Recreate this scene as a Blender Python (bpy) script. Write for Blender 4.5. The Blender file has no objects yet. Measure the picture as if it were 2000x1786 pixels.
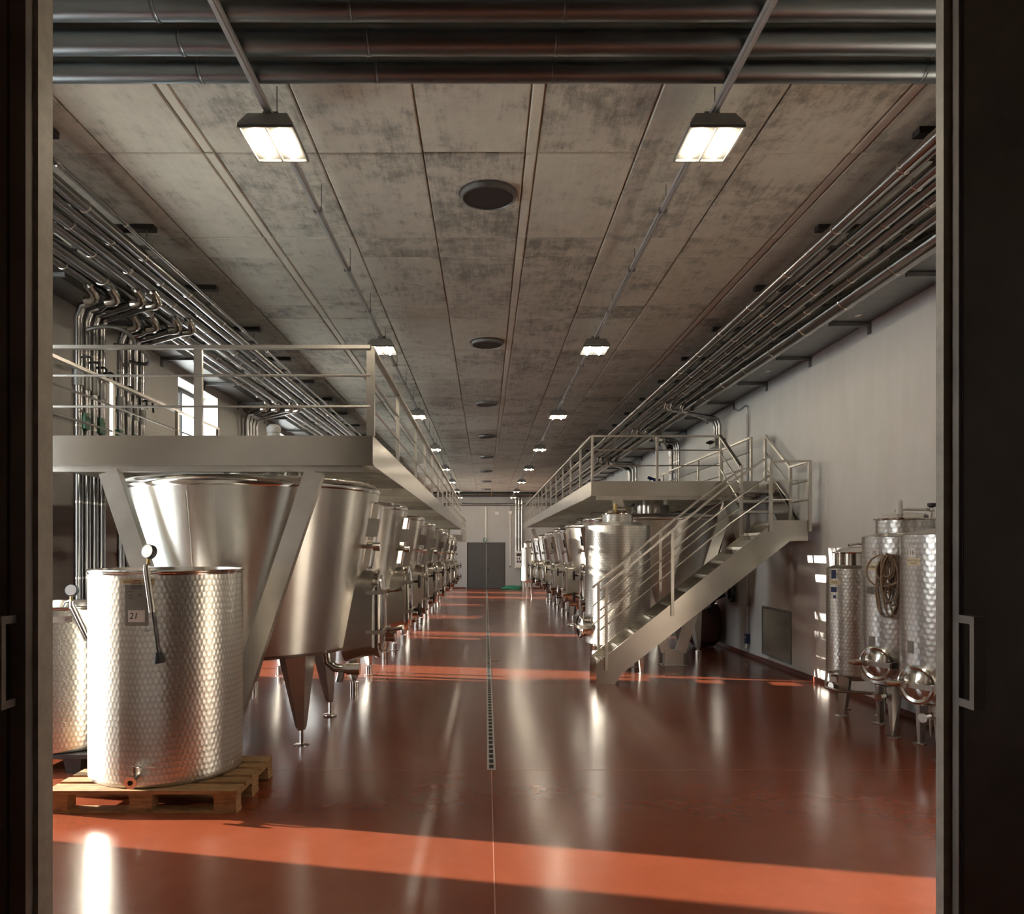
import bpy, math, random
from mathutils import Vector, Matrix
random.seed(7)
PI = math.pi
sc = bpy.context.scene
col = sc.collection

# ------------------------------------------------------------------ camera, world, sun, exposure
F, CX, CY, EYE = 1500.0, 949.0, 1069.0, 1.8        # focal length and optical centre in photo pixels
cam = bpy.data.cameras.new('camera'); camo = bpy.data.objects.new('camera', cam); col.objects.link(camo)
camo.location = (0, 0, EYE); camo.rotation_euler = (PI / 2, 0, 0)
cam.sensor_fit = 'HORIZONTAL'; cam.sensor_width = 36; cam.lens = F / 2000 * 36
cam.shift_x = (1000 - CX) / 2000; cam.shift_y = (CY - 893) / 2000
cam.clip_start = 0.05; cam.clip_end = 300
sc.camera = camo

SUN_EL = math.radians(14.5); SX, SY = 0.976, -0.217
world = bpy.data.worlds.new('world'); sc.world = world; world.use_nodes = True
wn = world.node_tree.nodes; wl = world.node_tree.links
bg = wn['Background']; bg.inputs[1].default_value = 4.0
wg = wn.new('ShaderNodeTexCoord'); wsx = wn.new('ShaderNodeSeparateXYZ'); wr = wn.new('ShaderNodeValToRGB')   # bright hazy sky, paler at the horizon
wr.color_ramp.elements[0].color = (0.96, 0.96, 0.95, 1); wr.color_ramp.elements[1].color = (0.62, 0.78, 1.0, 1)
wl.new(wg.outputs['Generated'], wsx.inputs[0]); wl.new(wsx.outputs[2], wr.inputs[0]); wl.new(wr.outputs[0], bg.inputs[0])
sun = bpy.data.lights.new('sun', 'SUN'); suno = bpy.data.objects.new('sun', sun); col.objects.link(suno)
sun.energy = 10.5; sun.color = (1.0, 0.90, 0.78); sun.angle = math.radians(0.7)
dv = Vector((SX * math.cos(SUN_EL), SY * math.cos(SUN_EL), -math.sin(SUN_EL)))
suno.rotation_euler = dv.to_track_quat('-Z', 'Y').to_euler()
LAMP_E = 80.0                                       # lamp tube radiance
vs = sc.view_settings
vs.view_transform = 'Standard'; vs.look = 'None'; vs.gamma = 1.0; vs.use_curve_mapping = False
vs.exposure = 1.65
cy = sc.cycles
cy.use_denoising = True; cy.max_bounces = 10; cy.diffuse_bounces = 6; cy.glossy_bounces = 6; cy.transparent_max_bounces = 12
cy.caustics_reflective = False; cy.caustics_refractive = False; cy.sample_clamp_indirect = 6.0

SLOPE = 0.012                                        # the floor falls gently away from the doorway
def gz(y): return -SLOPE * y
def P(px, py, Y): return Vector(((px - CX) * Y / F, Y, EYE + (CY - py) * Y / F))
def G(px, py):                                       # floor point seen at a pixel
    Y = F * EYE / (py - CY - F * SLOPE); return Vector(((px - CX) * Y / F, Y, gz(Y)))

# ------------------------------------------------------------------ materials
def new_mat(name):
    m = bpy.data.materials.new(name); m.use_nodes = True
    nt = m.node_tree; return m, nt, nt.nodes['Principled BSDF']
def N(nt, t, **kw):
    n = nt.nodes.new(t)
    for k, v in kw.items(): setattr(n, k, v)
    return n
def mth(nt, op, a, b=None, c=None):
    n = nt.nodes.new('ShaderNodeMath'); n.operation = op
    for i, v in enumerate((a, b, c)):
        if v is None: continue
        if isinstance(v, (int, float)): n.inputs[i].default_value = v
        else: nt.links.new(v, n.inputs[i])
    return n.outputs[0]
def ramp(nt, src, stops):
    r = nt.nodes.new('ShaderNodeValToRGB'); e = r.color_ramp.elements
    while len(e) < len(stops): e.new(0.5)
    for el, (p, c) in zip(e, stops):
        el.position = p; el.color = (*c, 1) if len(c) == 3 else c
    nt.links.new(src, r.inputs[0]); return r.outputs[0]
def noise(nt, vec, scale, detail=4, rough=0.6):
    n = N(nt, 'ShaderNodeTexNoise'); n.inputs['Scale'].default_value = scale
    n.inputs['Detail'].default_value = detail; n.inputs['Roughness'].default_value = rough
    if vec is not None: nt.links.new(vec, n.inputs['Vector'])
    return n.outputs[0]
def mapping(nt, src, scale=(1, 1, 1), loc=(0, 0, 0)):
    m = N(nt, 'ShaderNodeMapping'); m.inputs['Scale'].default_value = scale; m.inputs['Location'].default_value = loc
    nt.links.new(src, m.inputs['Vector']); return m.outputs[0]
def bump(nt, b, h, strength, dist):
    n = N(nt, 'ShaderNodeBump'); n.inputs['Strength'].default_value = strength; n.inputs['Distance'].default_value = dist
    nt.links.new(h, n.inputs['Height']); nt.links.new(n.outputs[0], b.inputs['Normal'])
def pos(nt): return N(nt, 'ShaderNodeNewGeometry').outputs['Position']
def simple(name, c, rough=0.5, metal=0.0, var=0.12, scale=9.0, bmp=0.0, rv=0.08, aniso=0.0, coat=0.0):
    m, nt, b = new_mat(name)
    n = noise(nt, N(nt, 'ShaderNodeTexCoord').outputs['Object'], scale)
    lo = tuple(max(0, x * (1 - var)) for x in c); hi = tuple(min(1, x * (1 + var)) for x in c)
    nt.links.new(ramp(nt, n, [(0.3, lo), (0.7, hi)]), b.inputs['Base Color'])
    nt.links.new(mth(nt, 'MULTIPLY_ADD', n, rv * 2, rough - rv), b.inputs['Roughness'])
    b.inputs['Metallic'].default_value = metal
    if aniso:
        b.inputs['Anisotropic'].default_value = aniso
        t = N(nt, 'ShaderNodeTangent'); t.direction_type = 'RADIAL'; t.axis = 'Z'
        b.inputs['Anisotropic Rotation'].default_value = 0.25; nt.links.new(t.outputs[0], b.inputs['Tangent'])
    if coat: b.inputs['Coat Weight'].default_value = coat
    if bmp: bump(nt, b, n, bmp, 0.01)
    return m
M = {}
M['steel'] = simple('brushed_steel', (0.66, 0.635, 0.585), 0.32, 1.0, 0.05, 5, aniso=0.88, rv=0.015)
M['polish'] = simple('polished_steel', (0.66, 0.63, 0.58), 0.14, 1.0, 0.05, 4, rv=0.04)
M['satin'] = simple('satin_steel', (0.55, 0.525, 0.48), 0.325, 1.0, 0.08, 6, rv=0.03)
M['jacket'] = simple('pipe_jacket', (0.29, 0.285, 0.28), 0.22, 1.0, 0.10, 3, rv=0.02)
M['duct'] = simple('crossing_pipe_jacket', (0.20, 0.225, 0.235), 0.33, 1.0, 0.08, 2, rv=0.02)
M['sheen'] = simple('sheet_steel', (0.49, 0.465, 0.42), 0.245, 1.0, 0.10, 1.3, rv=0.015)
M['galv'] = simple('galvanised_sheet', (0.24, 0.24, 0.235), 0.45, 0.9, 0.16, 7)
M['conduit'] = simple('grey_conduit', (0.40, 0.40, 0.39), 0.45, 0.3, 0.08, 8)
M['dark'] = simple('dark_steel', (0.05, 0.045, 0.042), 0.5, 0.4, 0.2, 6)
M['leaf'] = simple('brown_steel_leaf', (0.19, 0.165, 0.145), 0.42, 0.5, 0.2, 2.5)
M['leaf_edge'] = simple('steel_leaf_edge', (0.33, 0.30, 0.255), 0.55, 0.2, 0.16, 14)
M['dark_bronze'] = simple('dark_bronze_handle', (0.16, 0.14, 0.12), 0.45, 0.6, 0.15)
M['reflector'] = simple('lamp_reflector', (0.10, 0.097, 0.09), 0.6, 0.0, 0.04)
M['black'] = simple('black_plastic', (0.012, 0.012, 0.013), 0.5, 0, 0.2)
M['green'] = simple('green_plastic', (0.015, 0.13, 0.06), 0.45)
M['hosegreen'] = simple('green_hose', (0.02, 0.22, 0.12), 0.4)
M['blue'] = simple('blue_plastic', (0.012, 0.025, 0.12), 0.4)
M['white'] = simple('white_plastic', (0.78, 0.76, 0.72), 0.4, 0, 0.05)
M['paper'] = simple('paper', (0.86, 0.84, 0.81), 0.8, 0, 0.06)
M['sheet'] = simple('grey_sheet', (0.30, 0.295, 0.27), 0.45, 0.1, 0.08)
M['tape'] = simple('masking_tape', (0.74, 0.66, 0.45), 0.75, 0, 0.06)
M['ink'] = simple('ink', (0.012, 0.011, 0.012), 0.7)
M['redink'] = simple('red_ink', (0.42, 0.07, 0.02), 0.7)
M['hose'] = simple('beige_hose', (0.34, 0.25, 0.17), 0.6, 0, 0.2, 30)
M['brass'] = simple('brass', (0.62, 0.46, 0.18), 0.3, 1.0)
M['socket'] = simple('recess_black', (0.02, 0.018, 0.016), 0.8)  # black standing in for the shade of hollows that are not cut
M['baseboard'] = simple('red_skirting', (0.15, 0.04, 0.025), 0.35)
M['ground'] = simple('outside_ground', (0.72, 0.70, 0.66), 0.9, 0, 0.2, 0.6)
M['room'] = simple('dark_plaster', (0.5, 0.47, 0.43), 0.9, 0, 0.1, 2)  # unseen vestibule plaster, kept light to bounce onto the door leaves
M['drum'] = simple('dark_red_drum', (0.06, 0.014, 0.012), 0.4)

def m_floor():
    m, nt, b = new_mat('red_resin_floor'); p = pos(nt)
    n1 = noise(nt, p, 0.55, 6, 0.6); n2 = noise(nt, p, 6.0, 6, 0.7)
    mix = mth(nt, 'ADD', mth(nt, 'MULTIPLY', n1, 0.7), mth(nt, 'MULTIPLY', n2, 0.3))
    nt.links.new(ramp(nt, mix, [(0.32, (0.165, 0.040, 0.018)), (0.5, (0.200, 0.049, 0.022)), (0.68, (0.24, 0.061, 0.029))]), b.inputs['Base Color'])
    ps = mapping(nt, p, (1.2, 0.35, 1)); n3 = noise(nt, ps, 2.2, 5, 0.65)
    nt.links.new(mth(nt, 'MULTIPLY_ADD', n3, 0.14, 0.13), b.inputs['Roughness'])
    b.inputs['Specular IOR Level'].default_value = 0.55
    bump(nt, b, mth(nt, 'ADD', n2, mth(nt, 'MULTIPLY', noise(nt, p, 1.4, 3), 2.0)), 0.06, 0.01)
    return m
M['floor'] = m_floor()
def m_concrete(name, base, stain, smooth=False):
    m, nt, b = new_mat(name); p = pos(nt)
    rnd = N(nt, 'ShaderNodeObjectInfo').outputs['Random']
    cmb = N(nt, 'ShaderNodeCombineXYZ')
    nt.links.new(mth(nt, 'MULTIPLY', rnd, 37.0), cmb.inputs[0]); nt.links.new(mth(nt, 'MULTIPLY', rnd, 91.0), cmb.inputs[1])
    va = N(nt, 'ShaderNodeVectorMath'); va.operation = 'ADD'; nt.links.new(p, va.inputs[0]); nt.links.new(cmb.outputs[0], va.inputs[1])
    v = va.outputs[0]
    big = noise(nt, v, 1.1, 8, 0.72); streak = noise(nt, mapping(nt, v, (9, 1.1, 1)), 2.6, 6, 0.75)
    spots = noise(nt, v, 5.0, 8, 0.78)
    t = mth(nt, 'ADD', mth(nt, 'ADD', mth(nt, 'MULTIPLY', big, 0.42), mth(nt, 'MULTIPLY', spots, 0.33)), mth(nt, 'MULTIPLY', streak, 0.25))
    t = mth(nt, 'ADD', t, mth(nt, 'MULTIPLY_ADD', rnd, 0.06, -0.03))
    d = tuple(x * stain for x in base); md = tuple(x * (0.5 + stain / 2) for x in base)
    hi = tuple(x * 1.18 for x in base)
    c = ramp(nt, t, [(0.40, d), (0.455, md), (0.50, base), (0.62, hi)] if not smooth else [(0.3, md), (0.6, hi)])
    nt.links.new(c, b.inputs['Base Color']); b.inputs['Roughness'].default_value = 0.85
    bump(nt, b, t, 0.25, 0.012)
    return m
M['concrete'] = m_concrete('board_concrete', (0.565, 0.53, 0.435), 0.46)
M['strip'] = m_concrete('smooth_concrete', (0.59, 0.55, 0.45), 0.75, True)
def m_wall(name='pale_plaster', k=1.0):
    m, nt, b = new_mat(name); p = pos(nt)
    n = noise(nt, p, 0.7, 6, 0.6); n2 = noise(nt, mapping(nt, p, (3, 3, 0.5)), 1.2, 5, 0.7)
    t = mth(nt, 'ADD', mth(nt, 'MULTIPLY', n, 0.6), mth(nt, 'MULTIPLY', n2, 0.4))
    nt.links.new(ramp(nt, t, [(0.35, (0.72 * k, 0.70 * k, 0.66 * k)), (0.65, (0.82 * k, 0.81 * k, 0.785 * k))]), b.inputs['Base Color'])
    b.inputs['Roughness'].default_value = 0.88; bump(nt, b, noise(nt, p, 60, 3), 0.08, 0.004)
    return m
M['wall'] = m_wall(); M['endwall'] = m_wall('grey_beige_plaster', 0.52)  # end wall: same plaster darkened, since nearby lamps overlight it
def m_wood():
    m, nt, b = new_mat('pallet_wood'); p = pos(nt)
    n = noise(nt, mapping(nt, p, (2.2, 26, 26)), 2.0, 6, 0.65); k = noise(nt, p, 7, 4)
    t = mth(nt, 'ADD', mth(nt, 'MULTIPLY', n, 0.65), mth(nt, 'MULTIPLY', k, 0.35))
    nt.links.new(ramp(nt, t, [(0.33, (0.11, 0.055, 0.022)), (0.5, (0.34, 0.19, 0.08)), (0.7, (0.50, 0.31, 0.14))]), b.inputs['Base Color'])
    b.inputs['Roughness'].default_value = 0.75; bump(nt, b, n, 0.3, 0.004)
    return m
M['wood'] = m_wood()
def m_quilt(name, su, sv, strength, c, rough):
    m, nt, b = new_mat(name)
    uv = N(nt, 'ShaderNodeUVMap'); sp = N(nt, 'ShaderNodeSeparateXYZ'); nt.links.new(uv.outputs[0], sp.inputs[0])
    u = mth(nt, 'DIVIDE', sp.outputs[0], su); v = mth(nt, 'DIVIDE', sp.outputs[1], sv)
    row = mth(nt, 'FLOOR', v); fv = mth(nt, 'FRACT', v)
    sh = mth(nt, 'MULTIPLY', mth(nt, 'FLOORED_MODULO', row, 2.0), 0.5)
    def dist(us, vs_):
        fu = mth(nt, 'SUBTRACT', mth(nt, 'FRACT', us), 0.5); fus.append(fu)
        return mth(nt, 'SQRT', mth(nt, 'ADD', mth(nt, 'MULTIPLY', fu, fu), mth(nt, 'MULTIPLY', vs_, vs_)))
    fus = []
    ub = mth(nt, 'ADD', u, sh)
    d0 = dist(ub, mth(nt, 'MULTIPLY', fv, 0.9))
    d1 = dist(mth(nt, 'ADD', ub, 0.5), mth(nt, 'MULTIPLY', mth(nt, 'SUBTRACT', fv, 1.0), 0.9))
    cover = mth(nt, 'LESS_THAN', d1, 0.62)
    d = mth(nt, 'ADD', mth(nt, 'MULTIPLY', d1, cover), mth(nt, 'MULTIPLY', d0, mth(nt, 'SUBTRACT', 1.0, cover)))
    tilt = mth(nt, 'ADD', mth(nt, 'MULTIPLY', fus[1], cover), mth(nt, 'MULTIPLY', fus[0], mth(nt, 'SUBTRACT', 1.0, cover)))
    hgt = mth(nt, 'MULTIPLY_ADD', tilt, 0.95, mth(nt, 'MULTIPLY', d, 0.7))
    n = noise(nt, N(nt, 'ShaderNodeTexCoord').outputs['Object'], 6)
    nt.links.new(ramp(nt, mth(nt, 'ADD', d, mth(nt, 'MULTIPLY_ADD', n, 0.3, -0.15)), [(0.05, tuple(min(1, x * 1.12) for x in c)), (0.35, c), (0.62, tuple(x * 0.74 for x in c))]), b.inputs['Base Color'])  # sheen of each scale put into the colour: paler centre, darker edge
    b.inputs['Metallic'].default_value = 1.0
    nt.links.new(mth(nt, 'MULTIPLY_ADD', d, 0.06, rough), b.inputs['Roughness'])
    bump(nt, b, mth(nt, 'ADD', hgt, mth(nt, 'MULTIPLY', noise(nt, uv.outputs[0], 90, 2), 0.03)), strength, 0.012)
    return m
M['quilt'] = m_quilt('scale_pattern_steel', 0.034, 0.043, 0.26, (0.64, 0.61, 0.55), 0.30)
M['quilt2'] = m_quilt('disc_pattern_steel', 0.050, 0.050, 0.30, (0.62, 0.60, 0.58), 0.29)
M['quilt3'] = m_quilt('fine_pattern_steel', 0.040, 0.040, 0.26, (0.63, 0.60, 0.55), 0.29)
def m_emit(name, c, s):
    m = bpy.data.materials.new(name); m.use_nodes = True; nt = m.node_tree
    b = nt.nodes['Principled BSDF']; b.inputs['Base Color'].default_value = (*c, 1)
    n = noise(nt, None, 3, 1); nt.links.new(ramp(nt, n, [(0, c), (1, c)]), b.inputs['Emission Color'])
    b.inputs['Emission Strength'].default_value = s
    return m
M['tube'] = m_emit('lamp_tube', (1.0, 0.85, 0.64), LAMP_E)
def m_glass():
    m = bpy.data.materials.new('window_glass'); m.use_nodes = True; nt = m.node_tree
    for n in list(nt.nodes):
        if n.type != 'OUTPUT_MATERIAL': nt.nodes.remove(n)
    out = nt.nodes['Material Output']
    tr = N(nt, 'ShaderNodeBsdfTransparent'); gl = N(nt, 'ShaderNodeBsdfGlossy'); gl.inputs['Roughness'].default_value = 0.02
    tr.inputs[0].default_value = (0.94, 0.95, 0.94, 1)
    fr = N(nt, 'ShaderNodeLayerWeight'); fr.inputs[0].default_value = 0.3
    fac = mth(nt, 'MULTIPLY_ADD', mth(nt, 'POWER', fr.outputs['Facing'], 4.0), 0.35, 0.03)
    mx = N(nt, 'ShaderNodeMixShader'); nt.links.new(fac, mx.inputs[0]); nt.links.new(tr.outputs[0], mx.inputs[1])
    nt.links.new(gl.outputs[0], mx.inputs[2]); nt.links.new(mx.outputs[0], out.inputs[0])
    return m
M['glass'] = m_glass()

# ------------------------------------------------------------------ mesh helpers
class MB:
    def __init__(s): s.v = []; s.f = []; s.uv = {}
    def box(s, lo, hi, mat=None):
        a = len(s.v)
        for z in (lo[2], hi[2]):
            for (x, y) in ((lo[0], lo[1]), (hi[0], lo[1]), (hi[0], hi[1]), (lo[0], hi[1])):
                p = Vector((x, y, z)); s.v.append(mat @ p if mat else p)
        for q in ((3, 2, 1, 0), (4, 5, 6, 7), (0, 1, 5, 4), (1, 2, 6, 5), (2, 3, 7, 6), (3, 0, 4, 7)):
            s.f.append(tuple(a + i for i in q))
        return s
    def cbox(s, c, size, mat=None):
        return s.box([c[i] - size[i] / 2 for i in range(3)], [c[i] + size[i] / 2 for i in range(3)], mat)
    def prism(s, poly, vec):
        a = len(s.v); n = len(poly); vec = Vector(vec)
        s.v += [Vector(p) for p in poly] + [Vector(p) + vec for p in poly]
        s.f.append(tuple(range(a + n - 1, a - 1, -1))); s.f.append(tuple(range(a + n, a + 2 * n)))
        for i in range(n):
            j = (i + 1) % n; s.f.append((a + i, a + j, a + n + j, a + n + i))
        return s
    def loft(s, polys, cap=True):
        a = len(s.v); n = len(polys[0])
        for p in polys: s.v += [Vector(q) for q in p]
        for k in range(len(polys) - 1):
            for i in range(n):
                j = (i + 1) % n; o = a + k * n
                s.f.append((o + i, o + j, o + n + j, o + n + i))
        if cap:
            s.f.append(tuple(range(a + n - 1, a - 1, -1))); o = a + (len(polys) - 1) * n
            s.f.append(tuple(range(o, o + n)))
        return s
    def tube(s, pts, r, n=10, cap=True, closed=False):
        pts = [Vector(p) for p in pts]; m = len(pts)
        rs = r if isinstance(r, (list, tuple)) else [r] * m
        t0 = (pts[1] - pts[0]).normalized()
        up = Vector((0, 0, 1)) if abs(t0.z) < 0.9 else Vector((1, 0, 0))
        u = t0.cross(up).normalized(); rings = []
        for i in range(m):
            if closed: t = (pts[(i + 1) % m] - pts[i - 1])
            else: t = pts[min(i + 1, m - 1)] - pts[max(i - 1, 0)]
            t = t.normalized() if t.length > 1e-9 else t0
            u = (u - t * u.dot(t)).normalized(); w = t.cross(u)
            rings.append([pts[i] + (u * math.cos(2 * PI * k / n) + w * math.sin(2 * PI * k / n)) * rs[i] for k in range(n)])
        if closed: rings.append(rings[0])
        return s.loft(rings, cap and not closed)
    def lathe(s, prof, n=48, a0=0.0, a1=2 * PI, center=(0, 0, 0), axis='Z', uvr=None):
        full = abs(a1 - a0 - 2 * PI) < 1e-6; m = n if full else n + 1; a = len(s.v); k = len(prof); c = Vector(center)
        for i in range(m):
            t = a0 + (a1 - a0) * i / n; ct, st = math.cos(t), math.sin(t)
            for r, z in prof:
                if axis == 'Z': q = Vector((r * ct, r * st, z))
                elif axis == 'X': q = Vector((z, r * ct, r * st))
                else: q = Vector((r * ct, z, r * st))
                s.v.append(c + q)
        arc = [0.0]
        for j in range(1, k): arc.append(arc[-1] + math.hypot(prof[j][0] - prof[j - 1][0], prof[j][1] - prof[j - 1][1]))
        for i in range(n):
            i2 = (i + 1) % m
            for j in range(k - 1):
                s.f.append((a + i * k + j, a + i2 * k + j, a + i2 * k + j + 1, a + i * k + j + 1))
                if uvr:
                    t0 = a0 + (a1 - a0) * i / n; t1 = a0 + (a1 - a0) * (i + 1) / n
                    s.uv[len(s.f) - 1] = [(t0 * uvr, arc[j]), (t1 * uvr, arc[j]), (t1 * uvr, arc[j + 1]), (t0 * uvr, arc[j + 1])]
        return s
    def mesh(s, name, smooth=True, angle=0.6):
        me = bpy.data.meshes.new(name); me.from_pydata([tuple(v) for v in s.v], [], s.f)
        if s.uv:
            l = me.uv_layers.new(name='UVMap')
            for p in me.polygons:
                q = s.uv.get(p.index)
                if q:
                    for li, w in zip(p.loop_indices, q): l.data[li].uv = w
        me.update()
        if smooth:
            me.polygons.foreach_set('use_smooth', [True] * len(me.polygons))
            try: me.set_sharp_from_angle(angle=angle)
            except Exception: pass
        return me
    def build(s, name, mat, parent=None, loc=(0, 0, 0), smooth=True, kind=None):
        return link(name, s.mesh(name, smooth), mat, parent, loc, kind)
def link(name, me, mat=None, parent=None, loc=(0, 0, 0), kind=None):
    if mat is not None and not me.materials: me.materials.append(M[mat] if isinstance(mat, str) else mat)
    o = bpy.data.objects.new(name, me); col.objects.link(o); o.location = loc
    if parent is not None: o.parent = parent
    if kind: o['kind'] = kind
    return o
def thing(name, label, cat, loc=(0, 0, 0), rz=0.0, group=None):
    o = bpy.data.objects.new(name, None); col.objects.link(o); o.empty_display_size = 0.1
    o.location = loc; o.rotation_euler = (0, 0, rz); return tag(o, label, cat, group)
def tag(o, label, cat, group=None):
    o['label'] = label; o['category'] = cat
    if group: o['group'] = group
    return o
def dup(root, loc, rz, label):
    r = root.copy(); col.objects.link(r); r.location = loc; r.rotation_euler = (0, 0, rz); r['label'] = label
    def rec(src, dst):
        for ch in list(src.children):
            c = ch.copy(); col.objects.link(c); c.parent = dst; rec(ch, c)
    rec(root, r); return r
def arc_pts(c, r, a0, a1, n, plane='XZ'):
    out = []
    for i in range(n + 1):
        a = a0 + (a1 - a0) * i / n; p, q = r * math.cos(a), r * math.sin(a)
        out.append(Vector(c) + (Vector((p, 0, q)) if plane == 'XZ' else Vector((p, q, 0)) if plane == 'XY' else Vector((0, p, q))))
    return out
def bar(p0, p1, w, d, side):
    """rectangular bar p0-p1: width w along 'side', depth d across"""
    p0, p1 = Vector(p0), Vector(p1); t = (p1 - p0).normalized(); u = Vector(side); u = (u - t * u.dot(t)).normalized(); v = t.cross(u)
    q = lambda p: [p + u * w / 2 + v * d / 2, p - u * w / 2 + v * d / 2, p - u * w / 2 - v * d / 2, p + u * w / 2 - v * d / 2]
    return MB().loft([q(p0), q(p1)])
ORD = ['first', 'second', 'third', 'fourth', 'fifth', 'sixth', 'seventh', 'eighth', 'ninth', 'tenth', 'eleventh', 'twelfth', 'thirteenth',
       'fourteenth', 'fifteenth', 'sixteenth', 'seventeenth', 'eighteenth', 'nineteenth', 'twentieth', 'twenty-first', 'twenty-second',
       'twenty-third', 'twenty-fourth', 'twenty-fifth', 'twenty-sixth']
def text_obj(body, size, mat, parent, wrapf, name='lettering', shear=0.0):
    cu = bpy.data.curves.new('t', 'FONT'); cu.body = body; cu.size = size; cu.align_x = 'CENTER'; cu.align_y = 'CENTER'; cu.shear = shear
    cu.resolution_u = 3
    to = bpy.data.objects.new('t', cu); col.objects.link(to)
    dg = bpy.context.evaluated_depsgraph_get(); dg.update()
    me = bpy.data.meshes.new_from_object(to.evaluated_get(dg)); me.name = name
    bpy.data.objects.remove(to)
    for v in me.vertices: v.co = wrapf(v.co.x, v.co.y)
    me.materials.clear()
    return link(name, me, mat, parent)

# ------------------------------------------------------------------ room shell
WX, YB, ZC, YF = 4.73, 42.8, 4.8, 3.05
WIN = [(5.30, 7.15), (11.80, 13.55), (17.6, 19.3), (22.9, 24.5), (28.6, 30.3), (34.0, 35.7), (38.6, 40.0)]
WTOP, WSILL = 4.42, 0.0
def slab_floor():
    mb = MB(); x0, x1, y0, y1 = -5.2, 5.2, -3.2, YB + 0.3
    def quad(z): return [(x0, y0, gz(y0) + z), (x1, y0, gz(y0) + z), (x1, y1, gz(y1) + z), (x0, y1, gz(y1) + z)]
    mb.loft([quad(-0.3), quad(0)]); return mb
floor = slab_floor().build('floor', 'floor', kind='structure', smooth=False)
# cast joints of the resin floor
def strip_floor(x0, x1, y0, y1, h):
    return MB().loft([[(x0, y0, gz(y0) - 0.002), (x1, y0, gz(y0) - 0.002), (x1, y1, gz(y1) - 0.002), (x0, y1, gz(y1) - 0.002)],
                      [(x0, y0, gz(y0) + h), (x1, y0, gz(y0) + h), (x1, y1, gz(y1) + h), (x0, y1, gz(y1) + h)]])
M['joint'] = simple('floor_joint', (0.34, 0.13, 0.085), 0.4)
strip_floor(0.043, 0.050, 2.0, 6.46, 0.0006).build('floor_joint', 'joint', floor, smooth=False)
strip_floor(-4.5, 4.6, 6.466, 6.471, 0.0006).build('floor_joint', 'joint', floor, smooth=False)

# ceiling: slab with single formwork panels
ceil = MB().box((-5.1, -3.2, ZC + 0.03), (5.1, YB + 0.3, ZC + 0.25)).build('ceiling', 'strip', kind='structure', smooth=False)
xe = [(-4.73, -3.69, 0), (-3.69, -2.88, 0), (-2.88, -2.15, 0), (-2.15, -2.06, 1), (-2.06, -1.28, 0), (-1.28, -0.48, 0), (-0.48, 0.30, 0),
      (0.30, 0.39, 1), (0.39, 1.15, 0), (1.15, 1.98, 0), (1.98, 2.77, 0), (2.77, 2.86, 1), (2.86, 3.66, 0), (3.66, 4.73, 0)]
rows = [(3.3, 4.25), (4.25, 5.85)]
y = 5.85
while y < YB:
    for d in (1.6, 0.51, 1.6, 0.51, 1.6):
        if y < YB - 0.05: rows.append((y, min(y + d, YB)))
        y += d
g = 0.006; far_p = MB(); pmesh = {}
for ri, (a, b) in enumerate(rows):
    for (x0, x1, s) in xe:
        dz = random.uniform(-0.006, 0.004)
        if ri < 18:
            key = (round(x1 - x0, 3), round(b - a, 3))
            if key not in pmesh:
                w, l = (x1 - x0) / 2 - g, (b - a) / 2 - g
                q = lambda k, z: [(-w + k, -l + k, z), (w - k, -l + k, z), (w - k, l - k, z), (-w + k, l - k, z)]
                mb = MB().loft([q(0.008, 0), q(0, 0.008), q(0, 0.045)]); pmesh[key] = mb.mesh('panel', False)
                pmesh[key].materials.append(M['strip'] if s else M['concrete'])
            link('ceiling_panel', pmesh[key], None, ceil, ((x0 + x1) / 2, (a + b) / 2, ZC + dz))
        else:
            far_p.box((x0 + g, a + g, ZC + dz), (x1 - g, b - g, ZC + 0.045))
far_p.build('ceiling_panel_field', 'concrete', ceil, smooth=False, kind='stuff')

# walls
def wall(name, mb, mat='wall'): return mb.build(name, mat, kind='structure', smooth=False)
mb = MB(); T = 0.38; ys = [YF - 6.2] + [v for w in WIN for v in w] + [YB + 0.3]
for i in range(0, len(ys), 2): mb.box((-WX - T, ys[i], -0.8), (-WX, ys[i + 1], ZC + 0.03))
for a, b in WIN:
    mb.box((-WX - T, a, -0.8), (-WX, b, gz((a + b) / 2) + WSILL + 0.06)); mb.box((-WX - T, a, WTOP), (-WX, b, ZC + 0.03))
wall('wall_left', mb)
wall('wall_right', MB().box((WX, YF - 6.2, -0.8), (WX + 0.3, YB + 0.3, ZC + 0.03)))
DW0, DW1 = P(912, 1060, YB), P(987, 1060, YB)
wall('wall_back', MB().box((-5.0, YB, -0.8), (DW0.x, YB + 0.3, ZC + 0.03)).box((DW1.x, YB, -0.8), (5.0, YB + 0.3, ZC + 0.03)).box((DW0.x, YB, DW0.z), (DW1.x, YB + 0.3, ZC + 0.03)).box((DW0.x, YB + .2, -0.8), (DW1.x, YB + 0.3, DW0.z)), 'endwall')  # last box: added slab behind the door, stops sky light leaking in
wall('wall_front', MB().box((-5.0, YF + 0.02, -0.8), (-1.98, YF + 0.25, ZC + 0.03)).box((1.98, YF + 0.02, -0.8), (5.0, YF + 0.25, ZC + 0.03)).box((-1.98, YF + 0.02, 4.5), (1.98, YF + 0.25, ZC + 0.03)), 'room')
wall('wall_behind', MB().box((-5.0, -3.2, -0.8), (5.0, -3.0, ZC + 0.03)), 'room')
for nm, s in (('baseboard_right', 1), ('baseboard_left', -1)):
    x0 = s * WX; x1 = s * (WX - 0.015)
    q = lambda yy, x0=x0, x1=x1: [(x0, yy, gz(yy) - 0.02), (x1, yy, gz(yy) - 0.02), (x1, yy, gz(yy) + 0.07), (x0, yy, gz(yy) + 0.07)]
    MB().loft([q(YF + 0.25), q(YB)]).build(nm, 'baseboard', kind='structure', smooth=False)
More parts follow.
